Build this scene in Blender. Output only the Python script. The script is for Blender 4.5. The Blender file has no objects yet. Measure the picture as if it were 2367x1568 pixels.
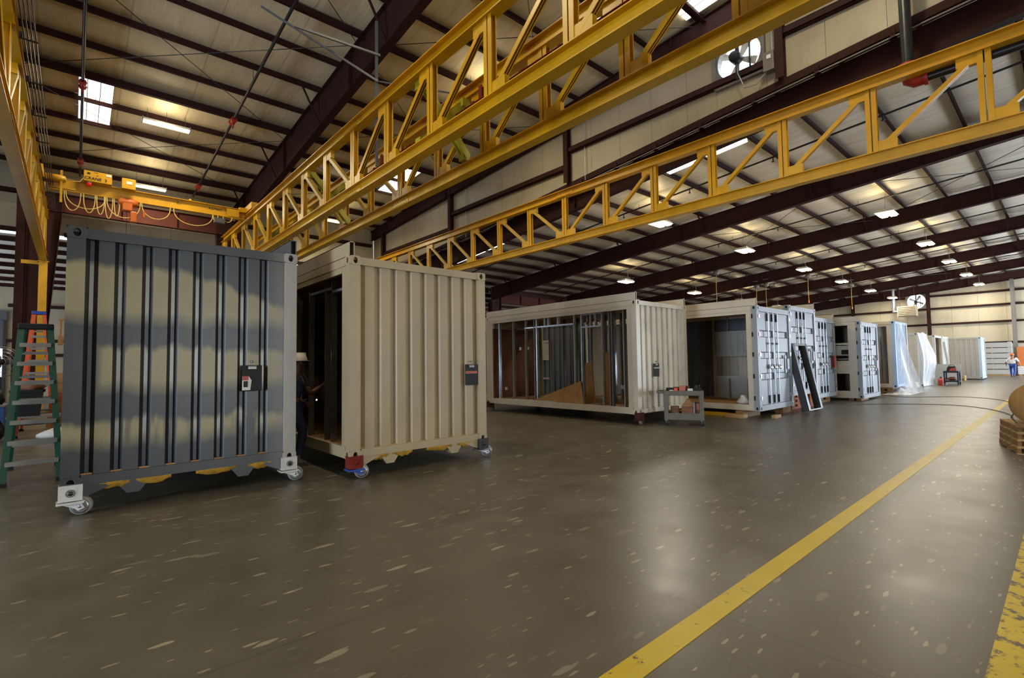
import bpy, bmesh, math, random
from mathutils import Vector, Matrix
random.seed(7)
SC = bpy.context.scene
COL = SC.collection
R = math.radians

# ------------------------------------------------------------------ camera
cam_d = bpy.data.cameras.new('camera')
cam_d.sensor_width = 36.0
cam_d.lens = 1143.48 * 36.0 / 2367.0
cam_d.clip_start, cam_d.clip_end = 0.05, 300
cam = bpy.data.objects.new('camera', cam_d)
COL.objects.link(cam)
_p, _ro, _ya = 0.0492026, -0.0140718, 0.8466961
fw = Vector((math.cos(_ya)*math.cos(_p), math.sin(_ya)*math.cos(_p), math.sin(_p)))
rt = fw.cross(Vector((0, 0, 1))).normalized()
up = rt.cross(fw)
r2 = math.cos(_ro)*rt + math.sin(_ro)*up
u2 = -math.sin(_ro)*rt + math.cos(_ro)*up
M = Matrix((r2, u2, -fw)).transposed().to_4x4()
M.translation = Vector((0, 0, 1.586))
cam.matrix_world = M
SC.camera = cam

# ------------------------------------------------------------------ view, world, daylight
SC.view_settings.view_transform = 'Standard'
SC.view_settings.look = 'None'
SC.view_settings.gamma = 1.0
SC.view_settings.use_curve_mapping = False
SC.view_settings.exposure = 0.95
SC.cycles.max_bounces = 6
SC.cycles.adaptive_threshold = 0.02
SC.cycles.diffuse_bounces = 4
SC.cycles.glossy_bounces = 3
SC.cycles.transparent_max_bounces = 12
SC.cycles.caustics_reflective = False
SC.cycles.caustics_refractive = False
SC.cycles.sample_clamp_indirect = 4.0
w = bpy.data.worlds.new('sky'); SC.world = w
w.use_nodes = True
bg = w.node_tree.nodes['Background']
bg.inputs[0].default_value = (0.80, 0.90, 1.0, 1)
bg.inputs[1].default_value = 4.0

def area(name, loc, aim, sx, sy, power, col):
    d = bpy.data.lights.new(name, 'AREA'); d.shape = 'RECTANGLE'; d.size = sx; d.size_y = sy
    d.energy = power; d.color = col
    o = bpy.data.objects.new(name, d); COL.objects.link(o); o.location = loc
    o.rotation_euler = (Vector(aim) - Vector(loc)).to_track_quat('-Z', 'Y').to_euler()
    return o
DAY = (0.74, 0.85, 1.0)
WARM = (1.0, 0.85, 0.58)
# daylight lamps in unseen door openings, mostly tilted up to lift the ceiling
area('daylight_west_door', (-17.6, 3.0, 2.6), (-2, 3.0, 6.0), 6.6, 4.8, 1600, (.66, .80, 1.0))
area('daylight_south_door', (6.0, -13.7, 2.6), (6.0, -4, 9.0), 6.6, 4.8, 280, (1.0, 0.92, 0.76))  # added warm fill behind the viewpoint, brightens the high ceiling
area('daylight_south_door', (30.0, -13.7, 2.6), (30.0, -4, 9.0), 8.6, 4.8, 1050, DAY)
area('daylight_south_door', (52.0, -13.7, 2.6), (51.0, 0, 1.0), 11.0, 4.8, 4200, DAY)
area('daylight_lean_to', (-8.0, 31.5, 2.2), (0, 31.0, 2.2), 4.0, 3.0, 260, DAY)

# ------------------------------------------------------------------ materials
def lin(c):
    c /= 255.0
    return c/12.92 if c <= 0.04045 else ((c+0.055)/1.055)**2.4
def rgb(r, g, b): return (lin(r), lin(g), lin(b), 1)
class N:
    def __init__(s, name):
        s.m = bpy.data.materials.new(name); s.m.use_nodes = True
        s.t = s.m.node_tree; s.b = s.t.nodes['Principled BSDF']
    def n(s, kind, **kw):
        x = s.t.nodes.new(kind)
        for k, v in kw.items():
            if k in x.inputs.keys() if isinstance(k, str) else False: x.inputs[k].default_value = v
            else: setattr(x, k, v)
        return x
    def l(s, a, b): s.t.links.new(a, b)
    def coord(s, scale=(1, 1, 1), rot=(0, 0, 0), out='Object'):
        c = s.n('ShaderNodeTexCoord'); mp = s.n('ShaderNodeMapping')
        mp.inputs['Scale'].default_value = scale; mp.inputs['Rotation'].default_value = rot
        s.l(c.outputs[out], mp.inputs[0]); return mp.outputs[0]
    def noise(s, vec, scale, detail=4, rough=.55):
        x = s.n('ShaderNodeTexNoise'); x.inputs['Scale'].default_value = scale
        x.inputs['Detail'].default_value = detail; x.inputs['Roughness'].default_value = rough
        s.l(vec, x.inputs['Vector']); return x.outputs['Fac']
    def ramp(s, fac, stops):
        x = s.n('ShaderNodeValToRGB'); e = x.color_ramp.elements
        while len(e) < len(stops): e.new(0.5)
        for i, (p, c) in enumerate(stops): e[i].position = p; e[i].color = c
        s.l(fac, x.inputs[0]); return x.outputs[0]
    def math(s, op, a, b=None, c=None):
        x = s.n('ShaderNodeMath', operation=op)
        for i, v in enumerate((a, b, c)):
            if v is None: continue
            if isinstance(v, (int, float)): x.inputs[i].default_value = v
            else: s.l(v, x.inputs[i])
        return x.outputs[0]
    def mix(s, fac, a, b):
        x = s.n('ShaderNodeMix', data_type='RGBA')
        for sock, v in ((x.inputs[0], fac), (x.inputs[6], a), (x.inputs[7], b)):
            if isinstance(v, (int, float)): sock.default_value = v
            elif isinstance(v, tuple): sock.default_value = v
            else: s.l(v, sock)
        return x.outputs[2]
    def bump(s, h, strength=.3, dist=.02):
        x = s.n('ShaderNodeBump'); x.inputs['Strength'].default_value = strength; x.inputs['Distance'].default_value = dist
        s.l(h, x.inputs['Height']); s.l(x.outputs[0], s.b.inputs['Normal'])
W3 = (1, 1, 1, 1)
def pm(name, c, rough=.5, metal=0.0, var=.18, scale=3.0, bump=0.0, spec=.5, grime=0.0, stretch=(1, 1, 1)):
    k = N(name); c = rgb(*c)
    v = k.coord(stretch); f = k.noise(v, scale, 6)
    d = tuple(x*(1-var) for x in c[:3])+(1,); h = tuple(min(1, x*(1+var*.7)) for x in c[:3])+(1,)
    colr = k.ramp(f, [(.3, d), (.7, h)])
    if grime:
        g = k.ramp(k.noise(k.coord((1, 1, .35)), scale*2.3, 8, .7), [(.52, (0, 0, 0, 1)), (.68, W3)])
        colr = k.mix(k.math('MULTIPLY', g, grime), colr, rgb(70, 52, 36))
    k.l(colr, k.b.inputs['Base Color'])
    k.b.inputs['Roughness'].default_value = rough; k.b.inputs['Metallic'].default_value = metal
    k.b.inputs['Specular IOR Level'].default_value = spec
    if bump: k.bump(f, bump)
    return k.m
def emit(name, c, strength, base=(200, 200, 200)):
    k = N(name); k.b.inputs['Base Color'].default_value = rgb(*base)
    k.b.inputs['Emission Color'].default_value = rgb(*c); k.b.inputs['Emission Strength'].default_value = strength
    return k.m

MT = {}
MT['yellow'] = pm('crane_yellow_paint', (188, 139, 1), .38, 0, .16, 1.6, 0, .5, .10)
MT['olive'] = pm('olive_yellow_paint', (150, 138, 22), .45, 0, .2, 2.0, 0, .5, .2)
MT['pale_steel'] = pm('dusty_yellow_steel', (174, 141, 59), .45, 0, .2, 2.0)
MT['maroon'] = pm('red_oxide_primer', (48, 23, 19), .8, 0, .22, 1.5, 0, .2)
MT['maroon_red'] = pm('red_primer', (108, 33, 19), .8, 0, .2, 1.5, 0, .2)
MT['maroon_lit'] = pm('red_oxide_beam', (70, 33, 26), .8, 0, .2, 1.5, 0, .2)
MT['pipe'] = pm('black_pipe', (39, 41, 44), .35, .3, .25, 4)
MT['red'] = pm('red_fitting', (159, 39, 22), .45, 0, .15, 6)
MT['cream'] = pm('cream_container_paint', (186, 176, 157), .42, 0, .08, 1.2, 0, .5, .10)
MT['cream_rust'] = pm('stained_cream_paint', (190, 182, 164), .4, 0, .12, 1.4, 0, .5, .32)
MT['cream_warm'] = pm('warm_cream_container_paint', (158, 142, 110), .42, 0, .08, 1.2, 0, .5, .08)
MT['white_door'] = pm('white_door_paint', (138, 142, 148), .45, .0, .07, 2.0, 0, .4, .12)
MT['grey_paint'] = pm('grey_primer', (72, 75, 78), .45, 0, .12, 1.5)
MT['bare_grey'] = pm('pale_grey_primer', (156, 151, 145), .45, 0, .08, 1.5, 0, .5, .06)
MT['white'] = pm('white_enamel', (192, 190, 185), .35, 0, .08, 4, 0, .5, .15)
MT['galv'] = pm('galvanised_steel', (164, 169, 177), .28, .75, .2, 6)
MT['dark_steel'] = pm('dark_steel', (46, 44, 44), .4, .3, .25, 5)
MT['grey_steel'] = pm('grey_steel', (116, 112, 106), .45, .3, .15, 3)
MT['hole'] = pm('recess_shade', (24, 22, 20), .9, 0, .1, 3)  # near-black colour standing for the shade inside holes and gaps
MT['foam'] = pm('yellow_spray_foam', (181, 135, 37), .8, 0, .4, 9, .8)
MT['ply'] = pm('plywood', (159, 119, 68), .6, 0, .22, 3, 0, .4, .15, (1, 6, 1))
MT['wood'] = pm('raw_timber', (166, 132, 83), .65, 0, .22, 5, 0, .3, .15, (1, 1, 5))
MT['wood_dark'] = pm('weathered_timber', (122, 88, 48), .7, 0, .3, 5, 0, .3, .3)
MT['black'] = pm('black_plastic', (22, 22, 24), .6, 0, .2, 6, 0, .3)
MT['blue'] = pm('blue_paint', (33, 70, 152), .35, 0, .15, 5)
MT['blue_cab'] = pm('blue_cabinet_paint', (40, 70, 120), .4, 0, .2, 3)
MT['green'] = pm('green_fibreglass', (17, 66, 50), .4, 0, .18, 3)
MT['orange'] = pm('orange_fibreglass', (205, 79, 37), .45, 0, .15, 3)
MT['orange_hoist'] = pm('orange_hoist_paint', (186, 92, 16), .45, 0, .2, 6)
MT['alu'] = pm('aluminium_tread', (143, 139, 132), .4, .4, .15, 5)
MT['cart'] = pm('beige_cart_plastic', (92, 86, 75), .55, 0, .12, 4)
MT['card'] = pm('cardboard', (150, 104, 62), .75, 0, .2, 4)
MT['leather'] = pm('worn_tool_leather', (112, 68, 40), .6, 0, .35, 7, .5)
MT['paper'] = pm('paper', (205, 201, 194), .8, 0, .06, 5)
MT['pink'] = pm('salmon_box', (172, 98, 72), .6, 0, .1, 5)
MT['rubber'] = pm('grey_rubber_wheel', (128, 121, 114), .5, 0, .18, 6)
MT['tyre'] = pm('black_tyre', (30, 30, 30), .6, 0, .2, 6)
MT['cable_yellow'] = pm('pale_yellow_cable', (206, 178, 92), .5, 0, .12, 6)
MT['cord'] = pm('dark_cord', (58, 50, 38), .6, 0, .15, 6)
MT['skin'] = pm('skin', (160, 106, 80), .55, 0, .08, 8)
MT['skin_dark'] = pm('skin_deep', (96, 58, 40), .55, 0, .08, 8)
MT['navy'] = pm('navy_cloth', (26, 32, 46), .85, 0, .2, 8)
MT['denim'] = pm('blue_denim', (39, 68, 143), .8, 0, .18, 10)
MT['shirt'] = pm('white_shirt', (216, 216, 221), .8, 0, .06, 8)
MT['hatwhite'] = pm('white_hard_hat', (232, 226, 214), .3, 0, .05, 5)
MT['hatorange'] = pm('orange_hard_hat', (240, 92, 40), .3, 0, .05, 5)
MT['hair'] = pm('dark_hair', (40, 32, 26), .7, 0, .2, 12)
MT['boot'] = pm('work_boot', (60, 48, 40), .6, 0, .2, 8)
MT['osb'] = pm('orange_board', (186, 101, 46), .7, 0, .12, 3)
MT['grey_panel'] = pm('grey_sheet', (168, 165, 159), .45, 0, .06, 1.5)
MT['bluewhite'] = pm('pale_blue_paint', (177, 194, 210), .35, 0, .06, 1.5)
MT['bluecorr'] = pm('light_blue_corrugation', (145, 166, 194), .35, .1, .08, 1.5)
MT['block'] = pm('brick_red_block', (148, 79, 46), .8, 0, .2, 4)
MT['duct'] = pm('dusty_beige_sheet', (167, 155, 131), .5, 0, .1, 3)
MT['dirty_white'] = pm('white_window_frame', (162, 160, 151), .5, 0, .1, 3)
MT['tube'] = emit('lit_tube', (255, 240, 190), 14)
MT['lens'] = emit('lit_lens', (255, 234, 188), 9)
MT['spark'] = emit('torch_tip', (210, 225, 255), 25)
MT['skylight'] = emit('skylight_panel', (255, 252, 250), 3.5)
MT['redlamp'] = emit('red_lamp', (200, 20, 10), .25, (150, 20, 14))
MT['window'] = emit('daylit_window', (205, 225, 255), 3.0)

# insulation: vinyl faced blanket with lap seams every 1.83 m along one axis
def insul(name, c, axis, step=1.83, stain=.25):
    k = N(name); v = k.coord()
    sx = k.n('ShaderNodeSeparateXYZ'); k.l(v, sx.inputs[0])
    a = k.math('FRACT', k.math('DIVIDE', sx.outputs[axis], step))
    seam = k.math('LESS_THAN', k.math('ABSOLUTE', k.math('SUBTRACT', a, .5)), .012)
    big = k.noise(k.coord((.35, .35, .35)), 1.2, 6)
    st = k.noise(k.coord((3.0, .5, .5) if axis == 0 else (.5, 3.0, .5)), 1.6, 5, .6)
    c0 = rgb(*c)
    colr = k.ramp(big, [(.3, tuple(x*.86 for x in c0[:3])+(1,)), (.7, c0)])
    colr = k.mix(k.math('MULTIPLY', k.ramp(st, [(.5, (0, 0, 0, 1)), (.75, W3)]), stain), colr, rgb(120, 98, 62))
    colr = k.mix(k.math('MULTIPLY', seam, .35), colr, rgb(120, 108, 84))
    k.l(colr, k.b.inputs['Base Color']); k.b.inputs['Roughness'].default_value = .42
    wr = k.noise(k.coord((1.2, .25, 1) if axis == 0 else (.25, 1.2, 1)), 2.2, 6, .6)
    k.bump(wr, .5, .05)
    return k.m
MT['insul'] = insul('roof_insulation', (222, 207, 168), 0)
MT['insul_low'] = insul('low_roof_insulation', (230, 221, 205), 0)
MT['wallp'] = pm('insulated_wall_facing', (159, 148, 125), .5, 0, .1, .8, .35, .4, .16, (1, 1, .5))
MT['wallfar'] = pm('far_wall_facing', (185, 173, 148), .5, 0, .1, .8, .3, .4, .12, (1, 1, .5))

def floor_mat():
    k = N('sealed_concrete'); v = k.coord()
    big = k.noise(v, .22, 6, .6); mid = k.noise(v, 1.7, 8, .65); fine = k.noise(v, 26, 4, .6)
    colr = k.ramp(big, [(.3, rgb(76, 71, 60)), (.55, rgb(87, 82, 70)), (.75, rgb(98, 92, 80))])
    colr = k.mix(k.math('MULTIPLY', k.ramp(mid, [(.35, W3), (.65, (0, 0, 0, 1))]), .45), colr, rgb(62, 56, 47))
    colr = k.mix(k.math('MULTIPLY', fine, .2), colr, rgb(116, 107, 92))
    # scraped paint and tape remains: short pale strokes lying in several directions
    for i, (ang, sc, thr) in enumerate(((20, 2.3, .94), (75, 2.8, .93), (-40, 2.6, .93), (118, 3.4, .93), (5, 4.2, .93), (50, 5.2, .93), (95, 6.5, .93))):
        mv = k.coord((sc*1.05, sc*4.0, 1), (0, 0, R(ang)))
        vo = k.n('ShaderNodeTexVoronoi'); vo.inputs['Scale'].default_value = 1.0; vo.voronoi_dimensions = '2D'
        nz = k.n('ShaderNodeTexNoise'); nz.inputs['Scale'].default_value = 3.0; k.l(mv, nz.inputs['Vector'])
        ad = k.n('ShaderNodeVectorMath', operation='MULTIPLY_ADD'); k.l(nz.outputs['Color'], ad.inputs[0])
        ad.inputs[1].default_value = (.3, .3, 0); k.l(mv, ad.inputs[2])
        k.l(ad.outputs[0], vo.inputs['Vector'])
        sep = k.n('ShaderNodeSeparateColor'); k.l(vo.outputs['Color'], sep.inputs[0])
        on = k.math('GREATER_THAN', sep.outputs[0], thr)
        sz = k.math('LESS_THAN', vo.outputs['Distance'], k.math('MULTIPLY', sep.outputs[1], .27))
        f = k.math('MULTIPLY', k.math('MULTIPLY', on, sz), k.math('MULTIPLY', sep.outputs[2], .7))
        colr = k.mix(f, colr, rgb(164, 154, 132))
    # trowel joints every 6 m
    sx = k.n('ShaderNodeSeparateXYZ'); k.l(v, sx.inputs[0])
    jt = None
    for o in (0, 1):
        a = k.math('FRACT', k.math('DIVIDE', sx.outputs[o], 6.1))
        j = k.math('LESS_THAN', k.math('ABSOLUTE', k.math('SUBTRACT', a, .5)), .0008)
        jt = j if jt is None else k.math('MAXIMUM', jt, j)
    colr = k.mix(k.math('MULTIPLY', jt, .6), colr, rgb(56, 50, 44))
    k.l(colr, k.b.inputs['Base Color'])
    k.l(k.ramp(mid, [(.3, (.30, .30, .30, 1)), (.75, (.42, .42, .42, 1))]), k.b.inputs['Roughness'])
    k.b.inputs['Specular IOR Level'].default_value = .55
    k.bump(k.math('ADD', k.math('MULTIPLY', mid, .5), k.math('MULTIPLY', fine, .25)), .05, .01)
    return k.m
MT['floor'] = floor_mat()
def lane_mat():
    k = N('worn_yellow_lane_paint'); v = k.coord()
    n1 = k.noise(v, 9, 8, .75); n2 = k.noise(v, 1.3, 4)
    colr = k.ramp(n2, [(.3, rgb(184, 157, 4)), (.7, rgb(200, 174, 14))])
    # the second line (y < 0.5) is far more worn
    sx = k.n('ShaderNodeSeparateXYZ'); k.l(v, sx.inputs[0])
    wear = k.math('MULTIPLY', k.math('LESS_THAN', sx.outputs[1], .6), .085)
    f = k.ramp(k.math('ADD', n1, wear), [(.60, (0, 0, 0, 1)), (.66, W3)])
    k.l(k.mix(f, colr, rgb(80, 72, 60)), k.b.inputs['Base Color'])
    k.b.inputs['Roughness'].default_value = .42
    return k.m
MT['lane'] = lane_mat()

def grey_overspray():
    # container 1: tan bands left between coats of grey primer; recesses are unpainted steel, shade is painted on the slants
    k = N('grey_primer_over_tan_bands'); c = k.n('ShaderNodeTexCoord')
    sx = k.n('ShaderNodeSeparateXYZ'); k.l(c.outputs['Object'], sx.inputs[0])
    x, y, z = sx.outputs
    def nx(fr, off, det=3):
        cb = k.n('ShaderNodeCombineXYZ'); k.l(k.math('MULTIPLY_ADD', x, fr, off), cb.inputs[0]); k.l(k.math('MULTIPLY', z, .5), cb.inputs[2])
        return k.math('SUBTRACT', k.noise(cb.outputs[0], 1.0, det, .6), .5)
    def sm(v, soft): return k.math('MINIMUM', k.math('MAXIMUM', k.math('MULTIPLY_ADD', v, 1/soft, .5), 0), 1)
    drop = k.math('MULTIPLY', k.math('MAXIMUM', k.math('SUBTRACT', x, 1.15), 0), .42)
    tot = None
    for top, bot, at, ab, dr, x0, off in ((2.50, 1.89, .10, .07, .8, -1, 0), (1.55, 1.08, .15, .06, .1, .30, 7.3), (.71, .46, .15, .12, .05, -1, 15.1)):
        t = k.math('ADD', k.math('MULTIPLY_ADD', nx(4.4, off, 2), at*2, top), k.math('MULTIPLY', drop, -dr))
        b = k.math('MULTIPLY_ADD', nx(3.6, off+40, 1), ab*2, bot)
        m = k.math('MULTIPLY', sm(k.math('SUBTRACT', t, z), .08), sm(k.math('SUBTRACT', z, b), .18))
        m = k.math('MULTIPLY', m, sm(k.math('SUBTRACT', x, x0), .08))
        if top < 1: m = k.math('MULTIPLY', m, sm(k.math('ADD', nx(4.1, 3.0), .10), .10))
        tot = m if tot is None else k.math('MAXIMUM', tot, m)
    tan = k.mix(k.noise(k.coord(), 1.5, 3), rgb(120, 110, 74), rgb(138, 128, 94))
    right = k.math('MINIMUM', k.math('MAXIMUM', k.math('MULTIPLY_ADD', x, 2.6, -5.2), 0), 1)
    grey = k.mix(k.noise(k.coord(), 2.0, 4), rgb(30, 33, 36), rgb(42, 45, 48))
    grey = k.mix(right, grey, rgb(108, 107, 104)); tan2 = k.mix(right, tan, rgb(138, 132, 117))
    colr = k.mix(tot, grey, tan2)
    slant_shade = k.math('GREATER_THAN', y, .0425); deep = k.math('GREATER_THAN', y, .0895)
    colr = k.mix(slant_shade, colr, k.mix(tot, rgb(22, 23, 26), rgb(52, 47, 36)))
    colr = k.mix(deep, colr, k.mix(tot, rgb(48, 51, 56), rgb(122, 122, 120)))
    k.l(colr, k.b.inputs['Base Color'])
    k.l(k.math('MULTIPLY', deep, .45), k.b.inputs['Metallic']); k.b.inputs['Roughness'].default_value = .38
    return k.m
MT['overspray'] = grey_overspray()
def sheet_mat():
    k = N('clear_plastic_sheet')
    tr = k.n('ShaderNodeBsdfTransparent'); mx = k.n('ShaderNodeMixShader')
    k.b.inputs['Base Color'].default_value = rgb(232, 234, 238); k.b.inputs['Roughness'].default_value = .3
    f = k.noise(k.coord((2, 2, .5)), 1.5, 4)
    k.l(k.ramp(f, [(.3, (.42, .42, .42, 1)), (.7, (.82, .82, .82, 1))]), mx.inputs[0])
    k.l(tr.outputs[0], mx.inputs[1]); k.l(k.b.outputs[0], mx.inputs[2])
    k.l(mx.outputs[0], k.t.nodes['Material Output'].inputs[0])
    return k.m
MT['sheet'] = sheet_mat()

# ------------------------------------------------------------------ mesh helpers
def perp(d, upv=(0, 0, 1)):
    d = Vector(d).normalized(); u = Vector(upv)
    if abs(d.dot(u)) > .98: u = Vector((1, 0, 0))
    s = d.cross(u).normalized()
    return d, s, s.cross(d)
class MB:
    def __init__(s): s.v = []; s.f = []; s.sm = []
    def add(s, vs, fs, smooth=False):
        o = len(s.v); s.v += [tuple(v) for v in vs]
        s.f += [tuple(i+o for i in f) for f in fs]; s.sm += [smooth]*len(fs)
        return s
    def box(s, x0, x1, y0, y1, z0, z1):
        return s.add([(x0, y0, z0), (x1, y0, z0), (x1, y1, z0), (x0, y1, z0), (x0, y0, z1), (x1, y0, z1), (x1, y1, z1), (x0, y1, z1)],
                     [(0, 3, 2, 1), (4, 5, 6, 7), (0, 1, 5, 4), (1, 2, 6, 5), (2, 3, 7, 6), (3, 0, 4, 7)])
    def bar(s, p0, p1, wd, h, upv=(0, 0, 1), off=(0, 0)):
        p0, p1 = Vector(p0), Vector(p1); d, sd, u = perp(p1-p0, upv)
        vs = []
        for p in (p0, p1):
            for a, b in ((-1, -1), (1, -1), (1, 1), (-1, 1)):
                vs.append(p + sd*(a*wd/2+off[0]) + u*(b*h/2+off[1]))
        return s.add(vs, [(0, 1, 2, 3), (7, 6, 5, 4), (0, 4, 5, 1), (1, 5, 6, 2), (2, 6, 7, 3), (3, 7, 4, 0)])
    def ibeam(s, p0, p1, h, wd, tf=.015, tw=.012, upv=(0, 0, 1)):
        s.bar(p0, p1, wd, tf, upv, (0, h/2-tf/2)); s.bar(p0, p1, wd, tf, upv, (0, -h/2+tf/2))
        return s.bar(p0, p1, tw, h-2*tf, upv)
    def tube(s, p0, p1, r, n=8, r1=None, caps=True):
        return s.path([p0, p1], r, n, caps, r1)
    def path(s, pts, r, n=6, caps=True, r1=None):
        pts = [Vector(p) for p in pts]; rings = []; u = None
        for i, p in enumerate(pts):
            d = (pts[min(i+1, len(pts)-1)]-pts[max(i-1, 0)]).normalized()
            if u is None: _, sd, u = perp(d)
            else:
                sd = d.cross(u).normalized(); u = sd.cross(d)
            rr = r if r1 is None else r+(r1-r)*i/(len(pts)-1)
            rings.append([p+(sd*math.cos(2*math.pi*k/n)+u*math.sin(2*math.pi*k/n))*rr for k in range(n)])
        vs = [q for g in rings for q in g]; fs = []
        for i in range(len(pts)-1):
            for k in range(n): fs.append((i*n+k, i*n+(k+1) % n, (i+1)*n+(k+1) % n, (i+1)*n+k))
        s.add(vs, fs, True)
        if caps:
            s.add(rings[0], [tuple(range(n))[::-1]]); s.add(rings[-1], [tuple(range(n))])
        return s
    def lathe(s, prof, c=(0, 0, 0), ax=(0, 0, 1), n=20, smooth=True):
        d, a, b = perp(ax, (0, 0, 1) if abs(Vector(ax).normalized().z) < .9 else (0, 1, 0)); c = Vector(c)
        vs = [c+d*h+(a*math.cos(2*math.pi*k/n)+b*math.sin(2*math.pi*k/n))*r for r, h in prof for k in range(n)]
        fs = [(i*n+k, i*n+(k+1) % n, (i+1)*n+(k+1) % n, (i+1)*n+k) for i in range(len(prof)-1) for k in range(n)]
        return s.add(vs, fs, smooth)
    def prism(s, poly, ax, a0, a1):
        # poly in the two other axes (cyclic order x,y,z without ax)
        n = len(poly)
        def P(p, t): return (t, p[0], p[1]) if ax == 0 else (p[0], t, p[1]) if ax == 1 else (p[0], p[1], t)
        vs = [P(p, a0) for p in poly]+[P(p, a1) for p in poly]
        fs = [tuple(range(n)), tuple(range(2*n-1, n-1, -1))]+[(i, (i+1) % n, n+(i+1) % n, n+i) for i in range(n)]
        return s.add(vs, fs)
    def corr(s, a0, a1, z0, z1, base, depth, period, flat, mapf, phase=0.0):
        # trapezoid corrugation: profile along a, extruded along z; mapf(a, d, z) gives the point
        pts = [(a0, 0)]; x = a0+phase
        sl = (period-flat)*.34; rec = period-flat-2*sl
        while x+flat+2*sl+rec < a1:
            x += flat; pts += [(x, 0), (x+sl, depth), (x+sl+rec, depth), (x+2*sl+rec, 0)]; x += 2*sl+rec
        pts.append((a1, 0)); n = len(pts)
        vs = [mapf(p[0], base+p[1], z) for z in (z0, z1) for p in pts]
        return s.add(vs, [(i, i+1, n+i+1, n+i) for i in range(n-1)])
    def rough(s, f):
        s.v = [f(Vector(v)) for v in s.v]; return s
    def o(s, name, m, parent=None, world=False, bev=0.0):
        me = bpy.data.meshes.new(name)
        vs = s.v
        if world and parent is not None:
            L = parent.location
            vs = [(v[0]-L[0], v[1]-L[1], v[2]-L[2]) for v in vs]
        me.from_pydata([tuple(v) for v in vs], [], s.f); me.update()
        me.polygons.foreach_set('use_smooth', s.sm)
        b = bmesh.new(); b.from_mesh(me); bmesh.ops.recalc_face_normals(b, faces=b.faces); b.to_mesh(me); b.free()
        me.materials.append(MT[m] if isinstance(m, str) else m)
        ob = bpy.data.objects.new(name, me); COL.objects.link(ob)
        if parent is not None: ob.parent = parent
        if bev:
            bv = ob.modifiers.new('bevel', 'BEVEL'); bv.width = bev; bv.segments = 2; bv.limit_method = 'ANGLE'
        return ob
def T(name, label, cat, loc=(0, 0, 0), rz=0.0, group=None):
    o = bpy.data.objects.new(name, None); COL.objects.link(o); o.empty_display_size = .2
    o.location = loc; o.rotation_euler = (0, 0, rz); o['label'] = label; o['category'] = cat
    if group: o['group'] = group
    return o
def tag(o, label, cat, group=None):
    o['label'] = label; o['category'] = cat
    if group: o['group'] = group
    return o
def st(o, label=None):
    o['kind'] = 'structure'
    if label: o['label'] = label
    return o
def inst(src, parent, loc=None, rot=None):
    c = src.copy(); COL.objects.link(c); c.parent = parent
    if loc is not None: c.location = loc
    if rot is not None: c.rotation_euler = rot
    return c
def dup(src, loc, rz=None, label=None, group=None):
    r = src.copy(); COL.objects.link(r); r.location = loc
    if rz is not None: r.rotation_euler = (0, 0, rz)
    if label: r['label'] = label
    if group: r['group'] = group
    for ch in list(src.children):
        c = ch.copy(); COL.objects.link(c); c.parent = r
        for g in list(ch.children):
            d = g.copy(); COL.objects.link(d); d.parent = c
    return r
def text(body, size, loc, rot, m, parent, name='lettering', ext=.002):
    cu = bpy.data.curves.new(name, 'FONT'); cu.body = body; cu.size = size; cu.extrude = ext
    cu.materials.append(MT[m]); o = bpy.data.objects.new(name, cu); COL.objects.link(o)
    bpy.context.view_layer.update()
    me = bpy.data.meshes.new_from_object(o.evaluated_get(bpy.context.evaluated_depsgraph_get()))
    bpy.data.objects.remove(o)
    o = bpy.data.objects.new(name, me); COL.objects.link(o); o['kind'] = 'stuff'
    o.parent = parent; o.location = loc; o.rotation_euler = rot
    return o

# ================================================================== STRUCTURE
def dH(y): return 10.07 + (25.5-y)/12
def dL(y): return 6.95 + (26.5-y)/12
XG, XF, YL, YS = 13.58, 59.3, 28.05, -14.0     # gable wall, far wall, side wall, south wall

fl = st(MB().box(-20, 62, -16, 38, -.3, 0).o('floor', 'floor'))
MB().box(-18, 58.6, 1.50, 1.65, 0.0005, .003).o('lane_stripe', 'lane', fl)['label'] = 'long yellow lane stripe'
MB().box(-18, 40, .21, .36, 0.0005, .003).o('lane_stripe', 'lane', fl)['label'] = 'worn and scraped yellow stripe'

def zpurlin(m, x0, x1, y, z, h=.2, f=.075):
    m.box(x0, x1, y-.008, y+.008, z-h, z); m.box(x0, x1, y, y+f, z-.012, z); m.box(x0, x1, y-f, y, z-h, z-h+.012)
    return m
def roof(name, x0, x1, ys, deck, insm, doubles=(), seg_sag=.09):
    y_hi, y_lo = ys[0], ys[-1]
    c = st(MB().add([(x0, y_hi, deck(y_hi)+.03), (x1, y_hi, deck(y_hi)+.03), (x1, y_lo, deck(y_lo)+.03), (x0, y_lo, deck(y_lo)+.03),
                     (x0, y_hi, deck(y_hi)+.12), (x1, y_hi, deck(y_hi)+.12), (x1, y_lo, deck(y_lo)+.12), (x0, y_lo, deck(y_lo)+.12)],
                    [(0, 1, 2, 3), (7, 6, 5, 4), (0, 4, 5, 1), (1, 5, 6, 2), (2, 6, 7, 3), (3, 7, 4, 0)]).o(name, 'grey_panel'))
    for a, b in zip(ys[:-1], ys[1:]):
        n = 8; vs = []
        for k in range(n+1):
            t = k/n; y = a+(b-a)*t; z = deck(y)+.01-seg_sag*math.sin(math.pi*t)**.6*.9
            vs += [(x0, y, z), (x1, y, z)]
        MB().add(vs, [(2*k, 2*k+1, 2*k+3, 2*k+2) for k in range(n)], True).o('insulation_panel', insm, c)
    for i, y in enumerate(ys):
        zpurlin(MB(), x0, x1, y, deck(y)).o('purlin', 'maroon', c)
        if i in doubles:
            zpurlin(MB(), x0, x1, y-.17, deck(y)-.1, .24, .11).o('strut_purlin', 'maroon', c)
    return c
YH = [28.15, 27.06] + [25.5-1.56*k for k in range(0, 26)]
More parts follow.
